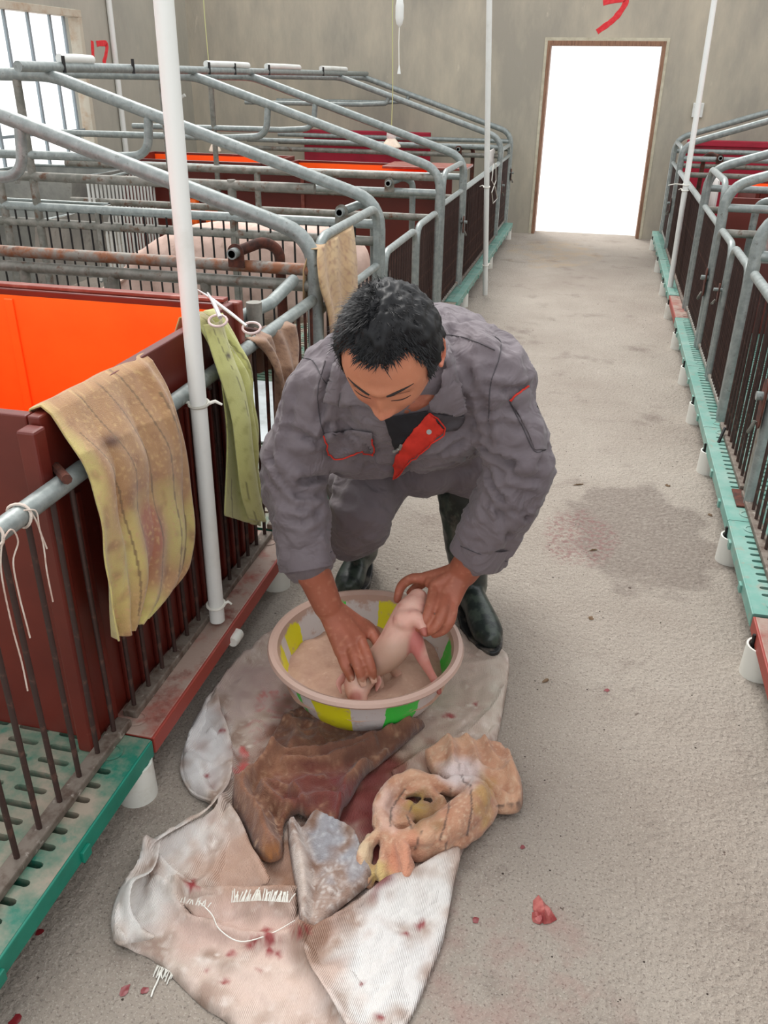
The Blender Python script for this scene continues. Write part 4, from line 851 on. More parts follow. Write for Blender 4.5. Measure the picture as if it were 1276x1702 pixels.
sheet('rag', [(700,1262),(735,1246),(770,1242),(800,1248),(830,1248),(846,1268),(862,1300),(868,1330),(862,1358),(830,1362),(800,1350),(760,1330),(720,1300)], .0055, .016, [
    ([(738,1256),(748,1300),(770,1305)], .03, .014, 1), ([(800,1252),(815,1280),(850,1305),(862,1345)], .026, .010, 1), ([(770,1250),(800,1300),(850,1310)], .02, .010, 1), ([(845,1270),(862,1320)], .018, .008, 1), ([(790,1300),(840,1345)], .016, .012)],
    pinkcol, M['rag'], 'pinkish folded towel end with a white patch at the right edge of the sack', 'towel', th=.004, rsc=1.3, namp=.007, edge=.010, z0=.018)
rg = MB(); q3 = lambda u, v, z: tuple(at(u, v, z=z))
def band(pts, r, flat=.75, n=5): limb(rg, [q3(*p) for p in pts], [q*1.16 for q in r] if isinstance(r, list) else [r]*len(pts), n=n, seg=16, flat=flat)
band([(748,1312,.045), (712,1300,.05), (672,1300,.052), (642,1322,.052), (632,1352,.05), (645,1386,.048), (680,1400,.046)], [.020, .024, .027, .026, .025, .026, .022])
band([(668,1396,.05), (715,1390,.058), (758,1366,.066), (788,1336,.066), (790,1314,.055), (760,1304,.048)], [.026, .038, .048, .045, .034, .022])
band([(700,1418,.03), (745,1402,.036), (790,1375,.038), (812,1345,.036), (812,1322,.03)], [.022, .026, .028, .026, .02])
band([(668,1322,.040), (690,1314,.044), (716,1318,.046), (734,1332,.05)], [.012, .016, .016, .012]); band([(664,1335,.036), (672,1362,.038), (690,1378,.04)], [.014, .015, .013]); band([(700,1336,.034), (716,1345,.036), (712,1366,.036)], [.011, .014, .011]); band([(680,1345,.03), (700,1360,.03), (722,1352,.03)], [.02, .022, .02])
band([(622,1390,.042), (606,1412,.04), (602,1440,.034), (608,1466,.026)], [.016, .022, .022, .015], .6); band([(642,1410,.042), (634,1438,.038), (636,1466,.03)], [.016, .019, .016], .6); band([(650,1392,.05), (668,1418,.048), (674,1446,.042), (668,1470,.03)], [.02, .028, .026, .016], .6)
for pts_, r_ in (([(640,1330,.022),(660,1380,.022),(700,1350,.022),(740,1360,.024),(780,1340,.026)], .030), ([(650,1400,.022),(700,1405,.022),(750,1390,.024),(800,1350,.024)], .030), ([(612,1400,.022),(610,1430,.020),(612,1462,.018)], .024), ([(640,1405,.022),(645,1440,.020),(655,1468,.018)], .024)): band(pts_, r_, .55)
rm = fuse(rg, .005, 3, .5, 'rag'); C = co_of(rm); N = no_of(rm)
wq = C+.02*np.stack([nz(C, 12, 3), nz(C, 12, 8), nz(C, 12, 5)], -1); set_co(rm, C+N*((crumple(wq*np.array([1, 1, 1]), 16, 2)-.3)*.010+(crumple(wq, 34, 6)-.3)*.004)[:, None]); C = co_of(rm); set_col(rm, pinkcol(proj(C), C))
tag(link('rag', rm, M['rag']), 'rolled-up ring-shaped pinkish towel with dark stripes lying on the sack', 'towel')

# ---------------------------------------------------------------- basin with powder
BC = (-.492, 1.905); RB = .275; ZR = .196; BZ = .014
def basin_material():
    m = mat('striped_basin', (214,208,204), .35); nt = m.node_tree; N = nt.nodes; L = nt.links; b = N['Principled BSDF']
    tc = N.new('ShaderNodeTexCoord'); sub = N.new('ShaderNodeVectorMath'); sub.inputs[1].default_value = (-BC[0], -BC[1], 0); L.new(tc.outputs['Object'], sub.inputs[0])
    sx = N.new('ShaderNodeSeparateXYZ'); L.new(sub.outputs[0], sx.inputs[0]); an = N.new('ShaderNodeMath'); an.operation = 'ARCTAN2'; L.new(sx.outputs[1], an.inputs[0]); L.new(sx.outputs[0], an.inputs[1])
    mr = N.new('ShaderNodeMapRange'); mr.inputs[1].default_value = -math.pi; mr.inputs[2].default_value = math.pi; L.new(an.outputs[0], mr.inputs[0])
    ns = N.new('ShaderNodeTexNoise'); ns.inputs['Scale'].default_value = 30; L.new(tc.outputs['Object'], ns.inputs['Vector'])
    w = N.new('ShaderNodeMath'); w.operation = 'MULTIPLY_ADD'; L.new(ns.outputs[0], w.inputs[0]); w.inputs[1].default_value = .012; L.new(mr.outputs[0], w.inputs[2])
    cr = N.new('ShaderNodeValToRGB'); cr.color_ramp.interpolation = 'CONSTANT'; L.new(w.outputs[0], cr.inputs[0])
    Wc, Yc, Gc = lin((216,210,208)), lin((232,226,36)), lin((60,214,76))
    st = []
    for deg, c in ((-180, Wc), (-172, Yc), (-150, Wc), (-128, Gc), (-124, Wc), (-112, Yc), (-86, Wc), (-63, Gc), (-40, Wc), (-6, Gc), (24, Wc), (60, Gc), (64, Yc), (94, Wc), (118, Gc), (128, Wc), (160, Yc)): st.append(((deg+180)/360+.006, c))
    e = cr.color_ramp.elements; e[0].position = 0; e[0].color = (*st[0][1], 1); e[1].position = st[1][0]; e[1].color = (*st[1][1], 1)
    for p_, c in st[2:]: q_ = e.new(p_); q_.color = (*c, 1)
    # caked powder: on the rim and in smears inside, thin haze outside
    s2 = N.new('ShaderNodeSeparateXYZ'); L.new(tc.outputs['Object'], s2.inputs[0])
    n2 = N.new('ShaderNodeTexNoise'); n2.inputs['Scale'].default_value = 16; n2.inputs['Detail'].default_value = 8; n2.inputs['Roughness'].default_value = .7; L.new(tc.outputs['Object'], n2.inputs['Vector'])
    zz = N.new('ShaderNodeMapRange'); zz.inputs[1].default_value = .165; zz.inputs[2].default_value = .198; zz.inputs[3].default_value = 0; zz.inputs[4].default_value = .40; L.new(s2.outputs[2], zz.inputs[0])
    s = N.new('ShaderNodeMath'); s.operation = 'ADD'; L.new(n2.outputs[0], s.inputs[0]); L.new(zz.outputs[0], s.inputs[1])
    r = N.new('ShaderNodeMapRange'); r.inputs[1].default_value = .56; r.inputs[2].default_value = .68; L.new(s.outputs[0], r.inputs[0])
    x = N.new('ShaderNodeMix'); x.data_type = 'RGBA'; L.new(r.outputs[0], x.inputs[0]); L.new(cr.outputs[0], x.inputs[6]); x.inputs[7].default_value = (*lin((192,162,148)), 1); L.new(x.outputs[2], b.inputs['Base Color'])
    bp = N.new('ShaderNodeBump'); bp.inputs['Distance'].default_value = .002; L.new(s.outputs[0], bp.inputs['Height']); L.new(bp.outputs[0], b.inputs['Normal'])
    return m
M['basin'] = basin_material()
bs = empty('basin', (BC[0], BC[1], BZ), 'large plastic basin with yellow, white and green stripes full of pinkish powder', 'basin')
pr = [(.0001, BZ), (.168, BZ), (.178, BZ+.004), (.208, BZ+.045), (.232, BZ+.10), (.249, ZR-.016), (.256, ZR-.008), (.272, ZR-.014), (.277, ZR-.006), (.273, ZR+.003), (.262, ZR+.007), (.249, ZR-.001), (.226, BZ+.10), (.202, BZ+.045), (.172, BZ+.009), (.0001, BZ+.008)]
MB().lathe(pr, (BC[0], BC[1], 0), 96).build('bowl', M['basin'], bs)
M['powder'] = mat('drying_powder', (186,152,132), .95, 0, (172,136,118), 14, (.4,.65), .003, 70, (200,170,150), 30, (.6,.75))
n_r, n_a = 26, 72; V = [(BC[0], BC[1], .113)]; 
for i in range(1, n_r+1):
    r = .231*i/n_r
    for k in range(n_a):
        a = 2*math.pi*k/n_a; xx, yy = BC[0]+r*math.cos(a), BC[1]+r*math.sin(a)
        z = .104+.026*noise.noise(Vector((xx*7, yy*7, 2)))+.012*noise.noise(Vector((xx*22, yy*22, 5)))+.003*noise.noise(Vector((xx*80, yy*80, 5)))+.022*max(0, -(yy-BC[1]))/.236-.010*max(0, yy-BC[1])/.236
        if i == n_r: z -= .012
        V.append((xx, yy, z))
F = [(0, 1+k, 1+(k+1) % n_a) for k in range(n_a)]+[(1+(i-1)*n_a+k, 1+i*n_a+k, 1+i*n_a+(k+1) % n_a, 1+(i-1)*n_a+(k+1) % n_a) for i in range(1, n_r) for k in range(n_a)]
pw = MB().add(V, F).build('powder', M['powder'], bs); tag(pw, kind='stuff')
# ---------------------------------------------------------------- the crouching man
K = 1.13
A_ = lambda u, v, **k: np.array(at(u, v, **k))
man = empty('person', (-.45, 2.5, 0), 'person in grey work jacket with red placket crouching over the basin and holding the piglet', 'person')
M['skin'] = mat('skin', (176,114,86), .55, 0, paint=True, bump=.0005, bscale=260); M['skin'].node_tree.nodes['Principled BSDF'].inputs['Subsurface Weight'].default_value = .06
M['cloth'] = mat('grey_work_cloth', (106,97,102), .8, 0, (113,104,108), 6, (.4,.7), .0006, 500, sheen=.15, paint=False)
_nt = M['cloth'].node_tree; _bp = [n for n in _nt.nodes if n.type == 'BUMP'][0]
_n = _nt.nodes.new('ShaderNodeTexNoise'); _n.inputs['Scale'].default_value = 11; _n.inputs['Detail'].default_value = 2; _n.inputs['Distortion'].default_value = 1.6; _tc = _nt.nodes.new('ShaderNodeTexCoord'); _nt.links.new(_tc.outputs['Object'], _n.inputs['Vector'])
_b2 = _nt.nodes.new('ShaderNodeBump'); _b2.inputs['Distance'].default_value = .016; _nt.links.new(_n.outputs[0], _b2.inputs['Height']); _nt.links.new(_b2.outputs[0], _bp.inputs['Normal'])
M['cloth_dark'] = mat('dark_grey_cloth', (70,66,70), .85, 0, bump=.0005, bscale=500)
M['red_cloth'] = mat('red_cloth', (206,48,32), .8, 0, (190,40,28), 20, bump=.0005, bscale=400)
M['black_cloth'] = mat('black_cloth', (26,25,30), .9)
M['boot'] = mat('camouflage_rubber', (36,44,42), .35, 0, (62,72,64), 16, (.48,.54), .0012, 25, (120,112,102), 10, (.62,.78), stretch=(1, 1, .6))
M['sole'] = mat('boot_sole', (30,32,34), .5, 0, (120,112,104), 14, (.5,.7))
M['hair'] = mat('black_hair', (15,15,18), .5, 0, spec=.3)
# head frame
HC = A_(648, 584, y=1.6)
Fv = np.array([.02, -.77, -.63]); Uv = np.array([.16, -.60, .78]); Fv /= np.linalg.norm(Fv)
# turn the face a little to the picture's left and tilt
Uv -= Fv*np.dot(Uv, Fv); Uv /= np.linalg.norm(Uv); Xv = np.cross(Fv, Uv)      # right hand side of local frame
def rot(v, ax, a): return v*math.cos(a)+np.cross(ax, v)*math.sin(a)+ax*np.dot(ax, v)*(1-math.cos(a))
YAW = -.24
Fv, Xv = rot(Fv, Uv, YAW), rot(Xv, Uv, YAW)
_vd = (CAM-HC)/np.linalg.norm(CAM-HC); Fv, Xv, Uv = [rot(q_, _vd, .27) for q_ in (Fv, Xv, Uv)]
HM = np.stack([Xv, Fv, Uv])*K*1.06
def hw(p): return HC+np.asarray(p, float) @ HM
def hl(P): return (np.asarray(P)-HC) @ np.linalg.inv(HM)
g = lambda x, c, s: np.exp(-((x-c)/s)**2)
def head_pts(n):
    x, f, u = n[:, 0], n[:, 1], n[:, 2]
    X = .0765*x; Fy = .098*f; Z_ = .116*u
    lo = np.clip(-u, 0, 1)
    X = X*(1-.30*lo**1.4); Fy = np.where(f < 0, Fy*(1-.50*lo**1.2), Fy*(1-.10*lo)); Fy = Fy+.010*lo**2*np.where(f > -.3, 1, .2)
    X = X*(1+.05*g(u, .35, .35)); 
    fr = np.clip(f, 0, 1); Fy = Fy-.006*fr**4*g(u, .0, .6)
    m = (f > .1)
    ax = np.abs(X)
    d = .012*g(X, 0, .0085)*g(Z_, -.020, .022)+.019*g(X, 0, .013)*g(Z_, -.042, .013)+.009*g(ax, .0145, .007)*g(Z_, -.046, .008)
    d += .006*g(Z_, .020, .009)*g(X, 0, .05)-.012*g(ax, .031, .015)*g(Z_, .001, .012)+.008*g(ax, .031, .011)*g(Z_, -.001, .0075)
    d += .006*g(ax, .046, .018)*g(Z_, -.032, .02)+.009*g(X, 0, .022)*g(Z_, -.070, .006)+.008*g(X, 0, .018)*g(Z_, -.081, .006)-.003*g(X, 0, .022)*g(Z_, -.0755, .0025)+.006*g(X, 0, .02)*g(Z_, -.104, .014)
    return np.column_stack([X, Fy+d*m, Z_])
def usphere(nu, nv):
    V = [(0, 0, 1)]; F = []
    for j in range(1, nv):
        t = math.pi*j/nv
        for i in range(nu): a = 2*math.pi*i/nu; V.append((math.sin(t)*math.sin(a), math.sin(t)*math.cos(a), math.cos(t)))
    V.append((0, 0, -1)); n = len(V)-1
    for i in range(nu): F.append((0, 1+(i+1) % nu, 1+i)); F.append((n, 1+(nv-2)*nu+i, 1+(nv-2)*nu+(i+1) % nu))
    for j in range(nv-2):
        for i in range(nu): a = 1+j*nu+i; b = 1+j*nu+(i+1) % nu; F.append((a, b, b+nu, a+nu))
    return np.array(V), F
nS, fS = usphere(120, 90)
bd = MB()
bd.add([hw(p) for p in head_pts(nS)], fS)
for s in (-1, 1):
    e = []
    for a in np.linspace(-2.0, 2.6, 14):
        e.append(hw((s*(.079+.010*math.cos(a-.2)*.3+.006*max(0, -math.cos(a))+.004), -.008-.017*math.cos(a)*1.0, -.004+.031*math.sin(a))))
    limb(bd, e, [.0052*K]*14, n=2, seg=8)
    limb(bd, [hw((s*.078, -.004, -.02)), hw((s*.081, -.006, .0)), hw((s*.080, -.008, .018))], [.009*K, .010*K, .009*K], n=3, seg=10, flat=.5)
# neck, inner torso and arms
NB = np.array([-.395, 1.88, 1.00])
limb(bd, [hw((0, -.030, -.045)), hw((0, -.05, -.10))*.5+NB*.5, NB, NB+np.array([0, .12, -.05])], [.058*K, .056*K, .062*K, .075*K])
loft(bd, [((-.395, 1.90, .985), (.12, 0, 0), (0, .05, .08)), ((-.40, 2.0, .93), (.19, 0, 0), (0, .06, .10)), ((-.41, 2.3, .78), (.16, 0, 0), (0, .06, .10)), ((-.42, 2.6, .62), (.17, 0, 0), (0, .06, .10))], seg=20)
S1, E1, C1 = np.array([-.60, 1.97, .935]), np.array([-.700, 1.93, .690]), A_(508, 920, y=1.85)
S2, E2, C2 = np.array([-.205, 1.99, .985]), np.array([-.112, 1.975, .755]), A_(802, 905, y=1.99)
W1 = A_(545, 1008, z=.335); W2 = A_(768, 952, z=.405)
limb(bd, [(-.45, 1.98, .95), S1, E1, C1, W1*.5+C1*.5, W1], [.06, .06, .055, .050, .045, .040], n=6)
limb(bd, [(-.36, 1.98, .95), S2, E2, C2, W2*.55+C2*.45, W2], [.06, .06, .055, .052, .046, .043], n=6)
# thighs and shanks inside the trousers
limb(bd, [(-.50, 2.60, .60), (-.56, 2.36, .52), (-.60, 2.29, .44)], [.08, .06, .05]); limb(bd, [(-.34, 2.60, .60), (-.32, 2.50, .57), (-.31, 2.44, .52)], [.08, .06, .05])
def finger(mb, pts, r):
    limb(mb, pts, r, n=4, seg=10)
def hand(mb, W, kn, fins, thumb, rr=.0142, wr=.034):
    for k in kn: limb(mb, [W, W*.5+k*.5, k], [wr, .026, .0195], n=4, seg=12)
    for a, b_ in zip(kn[:-1], kn[1:]): limb(mb, [a*.6+W*.4, a*.5+b_*.5*1+0*W, b_*.6+W*.4], [.018, .018, .018], n=3, seg=10)
    for f in fins: finger(mb, f, [rr*1.22, rr*1.08, rr, rr*.85][:len(f)])
    finger(mb, thumb, [.024, .019, .016, .013][:len(thumb)])
k1 = [A_(612, 1046, z=.240), A_(598, 1062, z=.243), A_(583, 1074, z=.235), A_(567, 1084, z=.220)]
f1_ = [[k1[0], A_(625, 1064, z=.236), A_(633, 1085, z=.215), A_(633, 1103, z=.185)], [k1[1], A_(609, 1088, z=.234), A_(617, 1111, z=.205), A_(620, 1128, z=.172)], [k1[2], A_(591, 1098, z=.224), A_(598, 1118, z=.197), A_(602, 1134, z=.168)], [k1[3], A_(573, 1104, z=.205), A_(580, 1119, z=.183), A_(586, 1132, z=.160)]]
HB = MB(); hand(HB, W1, k1, f1_, [W1*.55+k1[0]*.45+np.array([0, 0, -.012]), A_(608, 1040, z=.205), A_(628, 1062, z=.175), A_(634, 1085, z=.150)])
k2 = [A_(705, 962, z=.372), A_(722, 975, z=.375), A_(740, 988, z=.368), A_(752, 1003, z=.350)]
f2_ = [[k2[0], A_(684, 962, z=.365), A_(667, 974, z=.340), A_(660, 996, z=.305)], [k2[1], A_(716, 1003, z=.362), A_(707, 1030, z=.335), A_(693, 1044, z=.305)], [k2[2], A_(735, 1018, z=.352), A_(723, 1043, z=.322), A_(706, 1052, z=.296)], [k2[3], A_(749, 1028, z=.335), A_(738, 1046, z=.305), A_(722, 1054, z=.285)]]
hand(HB, W2, k2, f2_, [W2*.5+k2[0]*.5+np.array([0, .01, -.02]), A_(716, 960, z=.335), A_(697, 972, z=.300), A_(682, 985, z=.275)], wr=.038)
bd.v += [] ; bd.add(HB.v, HB.f)
me = fuse(bd, .0042, 4, .5, 'body')
C = co_of(me); Lc = hl(C); N3 = nz(C, 25, 3); N4 = nz(C, 90, 6)
col = np.tile(np.array(lin((190,124,94))), (len(C), 1)); inh = (np.linalg.norm(Lc, axis=1) < .16)
col = blend(col, np.where(inh, 0, 1.0), (158,92,70)); col = blend(col, (N3-.05)*1.0, (176,104,82)); col = blend(col, (N4-.2)*.8, (200,140,112))
x, f, u = Lc[:, 0], Lc[:, 1], Lc[:, 2]; fm = inh & (f > .02)
col = blend(col, fm*g(x, 0, .03)*g(u, .07, .03)*.5, (168,104,78)); col = blend(col, fm*g(x, 0, .02)*g(u, -.045, .015)*.7, (206,128,104)); col = blend(col, fm*g(x, 0, .022)*g(u, -.0745, .007)*.8, (164,86,78))
col = blend(col, inh*(np.abs(x) > .07)*.5, (206,120,100))
# powder on the finger ends
dp = np.minimum.reduce([np.linalg.norm(C-q_[-1], axis=1) for q_ in f1_]); col = blend(col, np.clip((.028-dp)/.02, 0, 1)*(.6+N4*2), (204,172,154))
set_col(me, col); me.name = 'body'
body = link('body', me, M['skin'], man)
BV = BVHTree.FromPolygons([tuple(c) for c in C], [tuple(p.vertices) for p in me.polygons])
def face(x, z, lift=.0):
    o_ = hw((x, .25, z)); r_ = BV.ray_cast(Vector(o_), Vector(-Fv)); return np.array(r_[0])+np.array(r_[1])*lift if r_[0] is not None else hw((x, .1, z))
M['brow'] = mat('eyebrow_hair', (34,26,24), .8); M['lash'] = mat('lash_line', (48,30,26), .7)
for s in (-1, 1):
    xs_ = np.linspace(.014, .054, 12); mb = MB(); mb.tube([tuple(face(s*x_, .0185+.006*math.sin((x_-.014)/.04*2.2), .0003)) for x_ in xs_], [.0006+.0026*math.sin(math.pi*min(1, (k+1)/12*.9+.1)**.8)*.9 for k in range(12)], 8); mb.build('eyebrow', M['brow'], body)
    xs_ = np.linspace(.017, .047, 10); mb = MB(); mb.tube([tuple(face(s*x_, -.007-.003*math.sin((x_-.017)/.03*math.pi), .0002)) for x_ in xs_], [.0006+.0008*math.sin(math.pi*k/9) for k in range(10)], 6); mb.build('eyelash', M['lash'], body)
    mb = MB(); mb.tube([tuple(face(s*x_, .006-.001*abs(x_-.032)*10, .0)) for x_ in xs_], .0005, 6); mb.build('eyelid_crease', M['lash'], body)
# nails
for fl, nn in ((f1_, .95), (f2_[:0], 1)):
    for fi in fl:
        t, b_ = fi[-1], fi[-2]; d_ = t-b_; d_ /= np.linalg.norm(d_); up = np.array([0, -.3, .95]); sd = np.cross(d_, up); sd /= np.linalg.norm(sd); up = np.cross(sd, d_)
        c = t-d_*.001+up*.0118; V = []
        for i in range(5):
            for j in range(5): a = (i-2)/2; b2 = (j-2)/2; V.append(c+sd*a*.0078+d_*b2*.009-up*(.0022*a*a+.0012*max(0, b2)))
        MB().add(V, [(i*5+j, (i+1)*5+j, (i+1)*5+j+1, i*5+j+1) for i in range(4) for j in range(4)]).build('fingernail', mat('nail', (214,170,152), .35) if 'nail' not in M else M['nail'], body)
# hair: cap and strands
def hairmask(n, P):
    f, u, x = P[:, 1], P[:, 2], np.abs(P[:, 0])
    m1 = u-.074-.012*np.clip((x-.02)/.03, 0, 1)
    m2 = np.minimum(.044-f+.10*np.clip(u-.06, 0, 1), np.where(f > -.02, u+.012, u+.02+.045*np.clip(-f/.05, 0, 1)))
    return np.maximum(m1, m2)+.002*np.sin(P[:, 0]*300)
hp = head_pts(nS); mk = hairmask(nS, hp); ok = mk > 0
off = np.clip(mk/.03, 0, 1)*.010+.0012
nn = nS/np.linalg.norm(nS, axis=1)[:, None]
cap = hp+nn*off[:, None]*(1+.5*np.array([noise.noise(Vector(q*9)) for q in nS]))[:, None]
fc = [q for q in fS if all(ok[i] for i in q)]
hr = MB().add([hw(p) for p in cap], fc); 
hair = hr.build('hair', M['hair'], man)
idx = np.where(ok)[0]; mb = MB()
Vh, Fh = [], []
cnt = 0
for i in rng.choice(idx, 9000):
    j = min(int(i)+1, len(nS)-1); tt = rng.random(); n = nS[i]*(1-tt)+nS[j]*tt
    if np.linalg.norm(n) < .7: continue
    n = n/np.linalg.norm(n); n = n+rng.normal(size=3)*.02; n /= np.linalg.norm(n)
    p = head_pts(n[None])[0]; mkk = hairmask(n[None], p[None])[0]
    if mkk < -.001: continue
    flow = np.array([.35*np.sign(n[0]+.1)+.5*n[0], .55, -.25]) if n[2] > .3 else np.array([.1*n[0], .15, -.9])
    flow = flow-n*np.dot(flow, n); flow += rng.normal(size=3)*.25
    L = (.013+.009*rng.random())*(1.0 if n[2] > .2 else .7)
    lift = .40 if n[2] > .2 else .2
    if n[0] > .1 and n[2] > .35 and n[1] < .3: lift = .75; L *= 1.25
    q0 = p+n*.002; q1 = q0+(n*lift+flow*.6)*L*.55; q2 = q1+(n*lift*.4+flow*.9)*L*.55
    s_ = np.cross(n, flow); s_ = s_/(np.linalg.norm(s_)+1e-9)*.0009
    b0 = len(Vh); Vh += [q0-s_, q0+s_, q1-s_*.8, q1+s_*.8, q2]; Fh += [(b0, b0+1, b0+3, b0+2), (b0+2, b0+3, b0+4)]
st = MB().add([hw(v) for v in Vh], Fh).build('hair_strands', M['hair'], hair); tag(st, kind='stuff')

# ---------------------------------------------------------------- clothes
def wrinkle(me, amp, seeds=(1,), keep=None):
    C = co_of(me); N = no_of(me); d = np.zeros(len(C))
    for s in seeds:
        w = C+.06*np.stack([nz(C, 5, s), nz(C, 5, s+9), nz(C, 5, s+17)], -1)
        a = nz(w*np.array([1.0, 1.0, .8]), 9, s+3); d += (1-np.abs(a)*3.2)*.6; a = nz(w*np.array([1, 1, 1.3]), 19, s+5); d += (1-np.abs(a)*3)*.3
    d = np.clip(d-.25, -.6, 1); 
    if keep is not None: d = d*keep(C)
    set_co(me, C+N*(d*amp)[:, None])
ax_v = np.array([0, .47, .88])
jk = MB()
loft(jk, [((-.43, 2.62, .63), (.225, 0, 0), (0, .08, .15)), ((-.43, 2.40, .74), (.235, 0, .0), (0, .09, .17)), ((-.42, 2.17, .87), (.262, 0, .02), (0, .10, .185)), ((-.41, 2.02, .935), (.262, 0, .025), (0, .09, .165)), ((-.40, 1.93, .985), (.195, 0, .02), (0, .06, .115)), ((-.395, 1.885, 1.01), (.115, 0, .01), (0, .045, .085))], seg=32)
limb(jk, [(-.60, 2.00, .86), (-.59, 2.02, .76), (-.565, 2.06, .72), (-.46, 2.10, .69)], [.10, .09, .075, .06])
limb(jk, [(-.30, 2.02, .86), (-.37, 2.06, .77), (-.44, 2.10, .70)], [.11, .09, .05])
def sleeve(S, E, C_, r0, r1, r2, s):
    d1 = E-S; d2 = C_-E
    limb(jk, [(-.41+s*.06, 1.99, .955), S+np.array([-s*.02, 0, .0]), S+d1*.45, E, E+d2*.5, C_, C_+d2*.06], [.11, .105, r0, r1, r1*.97, r2, r2], n=6, seg=26)
sleeve(S1, E1, C1, .088, .082, .070, -1)
sleeve(S2, E2, C2, .086, .082, .073, 1)
jm = fuse(jk, .0085, 6, .5, 'jacket')
def keepj(C): return np.clip(1.15-np.minimum(np.linalg.norm(C-C1, axis=1), np.linalg.norm(C-C2, axis=1))*0, .2, 1)
wrinkle(jm, .013, (1, 4))
# diagonal pull folds at the elbows, armpits and chest, as furrows between two points
def furrow(me, segs):
    C = co_of(me); N = no_of(me); d = np.zeros(len(C))
    for a, b_, w, h in segs:
        a = np.array(a); b_ = np.array(b_); ab = b_-a; t = np.clip(((C-a)@ab)/(ab@ab), 0, 1); q = np.linalg.norm(C-a-t[:, None]*ab, axis=1)
        d += 1.35*h*(np.exp(-(q/(w*.8))**2)-.7*np.exp(-((q-w*1.6)/(w*.8))**2))*np.clip(np.minimum(t, 1-t)*6+.25, 0, 1)
    set_co(me, C+N*d[:, None])
JB = lambda: BVHTree.FromPolygons([tuple(c) for c in co_of(jm)], [tuple(p.vertices) for p in jm.polygons])
bj = JB()
def hit(u, v, tree=None, off=.0):
    d = Vector(RW @ np.array([u-CX, v-CY, FP])).normalized(); r = (tree or bj).ray_cast(Vector(CAM), d)
    if r[0] is None: return None
    return np.array(r[0]+r[1]*off)
def fseg(pts, w, h):
    P = [hit(*p) for p in pts]; return [(a, b_, w, h) for a, b_ in zip(P[:-1], P[1:]) if a is not None and b_ is not None]
sg = []
for pts, w, h in (([(452,700),(500,725),(538,735)], .014, -.010), ([(448,760),(500,800),(540,790)], .014, -.012), ([(452,790),(490,835),(535,835)], .012, .009), ([(455,850),(500,870),(535,850)], .012, -.008), ([(530,700),(545,640),(560,600)], .012, -.010), ([(535,730),(545,700)], .010, -.012),
                  ([(800,740),(850,770),(900,765)], .013, -.011), ([(800,760),(840,800),(895,810)], .013, .010), ([(810,780),(835,830),(880,860)], .012, -.011), ([(800,640),(850,650),(875,640)], .012, -.009), ([(770,600),(800,660),(815,740)], .012, -.008), ([(795,520),(800,600),(790,650)], .012, .007), ([(745,520),(765,560),(770,600)], .012, .008), ([(800,700),(830,690),(870,700)], .012, .008), ([(830,840),(845,900)], .014, -.007), ([(545,600),(560,560)], .01, .007), ([(480,640),(470,700),(460,740)], .014, .007), ([(560,700),(600,730),(640,780)], .01, -.006), ([(700,760),(760,740),(800,720)], .012, -.010), ([(690,790),(760,765),(795,750)], .010, .008)): sg += fseg(pts, w, h)
furrow(jm, sg)
jacket = link('jacket', jm, M['cloth'], man); bj = JB()
# cuffs with a hem
for W_, C_, E_, r in ((W1, C1, E1, .071), (W2, C2, E2, .0755)):
    d = C_-E_; d /= np.linalg.norm(d); a = np.cross(d, [0, 0, 1]); a /= np.linalg.norm(a); b_ = np.cross(d, a); c0 = C_+d*.012
    V = []; F = []; n = 40; rows = [(-.050, r*.98), (-.010, r*1.0), (.022, r*1.02), (.026, r*1.0), (.022, r*.95), (-.02, r*.90)]
    for t, rr in rows:
        for k in range(n): an = 2*math.pi*k/n; q = rr*(1+.05*math.sin(an*3+1)+.03*math.sin(an*5)); V.append(c0+d*t+a*q*math.cos(an)+b_*q*math.sin(an))
    for i in range(len(rows)-1):
        for k in range(n): F.append((i*n+k, i*n+(k+1) % n, (i+1)*n+(k+1) % n, (i+1)*n+k))
    MB().add(V, F).build('cuff', M['cloth'], jacket)
def patch(name, poly, m, off, parent, tree=None, grid=.25, th=.0015, lift=None):
    """cloth piece lying on the garment: outline seen from the front, laid onto the surface"""
    O = resample(poly+[poly[0]], max(24, len(poly)*10))[:-1]; n = len(O); lo, hi = O.min(0), O.max(0); st_ = max(2.5, (hi-lo).max()*.05)
    gx, gy = np.meshgrid(np.arange(lo[0], hi[0], st_), np.arange(lo[1], hi[1], st_)); G = np.stack([gx.ravel(), gy.ravel()], -1); ins = np.zeros(len(G), bool); j = n-1
    for i in range(n):
        xi, yi = O[i]; xj, yj = O[j]; ins ^= ((yi > G[:, 1]) != (yj > G[:, 1])) & (G[:, 0] < (xj-xi)*(G[:, 1]-yi)/(yj-yi+1e-12)+xi); j = i
    G = G[ins]; G = G[seg_dist(G, np.vstack([O, O[:1]])) > st_*.5] if len(G) else G
    P = np.vstack([O, G]); r = geometry.delaunay_2d_cdt([Vector(p) for p in P], [(i, (i+1) % n) for i in range(n)], [], 1, 1e-6)
    V = []
    for p in r[0]:
        h = hit(p.x, p.y, tree, off)
        if h is None: h = V[-1] if V else np.zeros(3)
        if lift: 
            dirc = CAM-h; dirc /= np.linalg.norm(dirc); h = h+dirc*lift(p.x, p.y)
        V.append(h)
    me = mesh(name, V, [tuple(f) for f in r[2]]); me.shade_smooth(); o = link(name, me, m, parent); s = o.modifiers.new('t', 'SOLIDIFY'); s.thickness = th; s.offset = 0; return o
def piping(name, pts, r, m, parent, tree=None, off=.002):
    P = [hit(u, v, tree, off) for u, v in resample(crom(pts, 5) if len(pts) > 2 else pts, 24)]; P = [p for p in P if p is not None]
    if len(P) > 3: return MB().tube([tuple(p) for p in P], r, 8).build(name, m, parent)
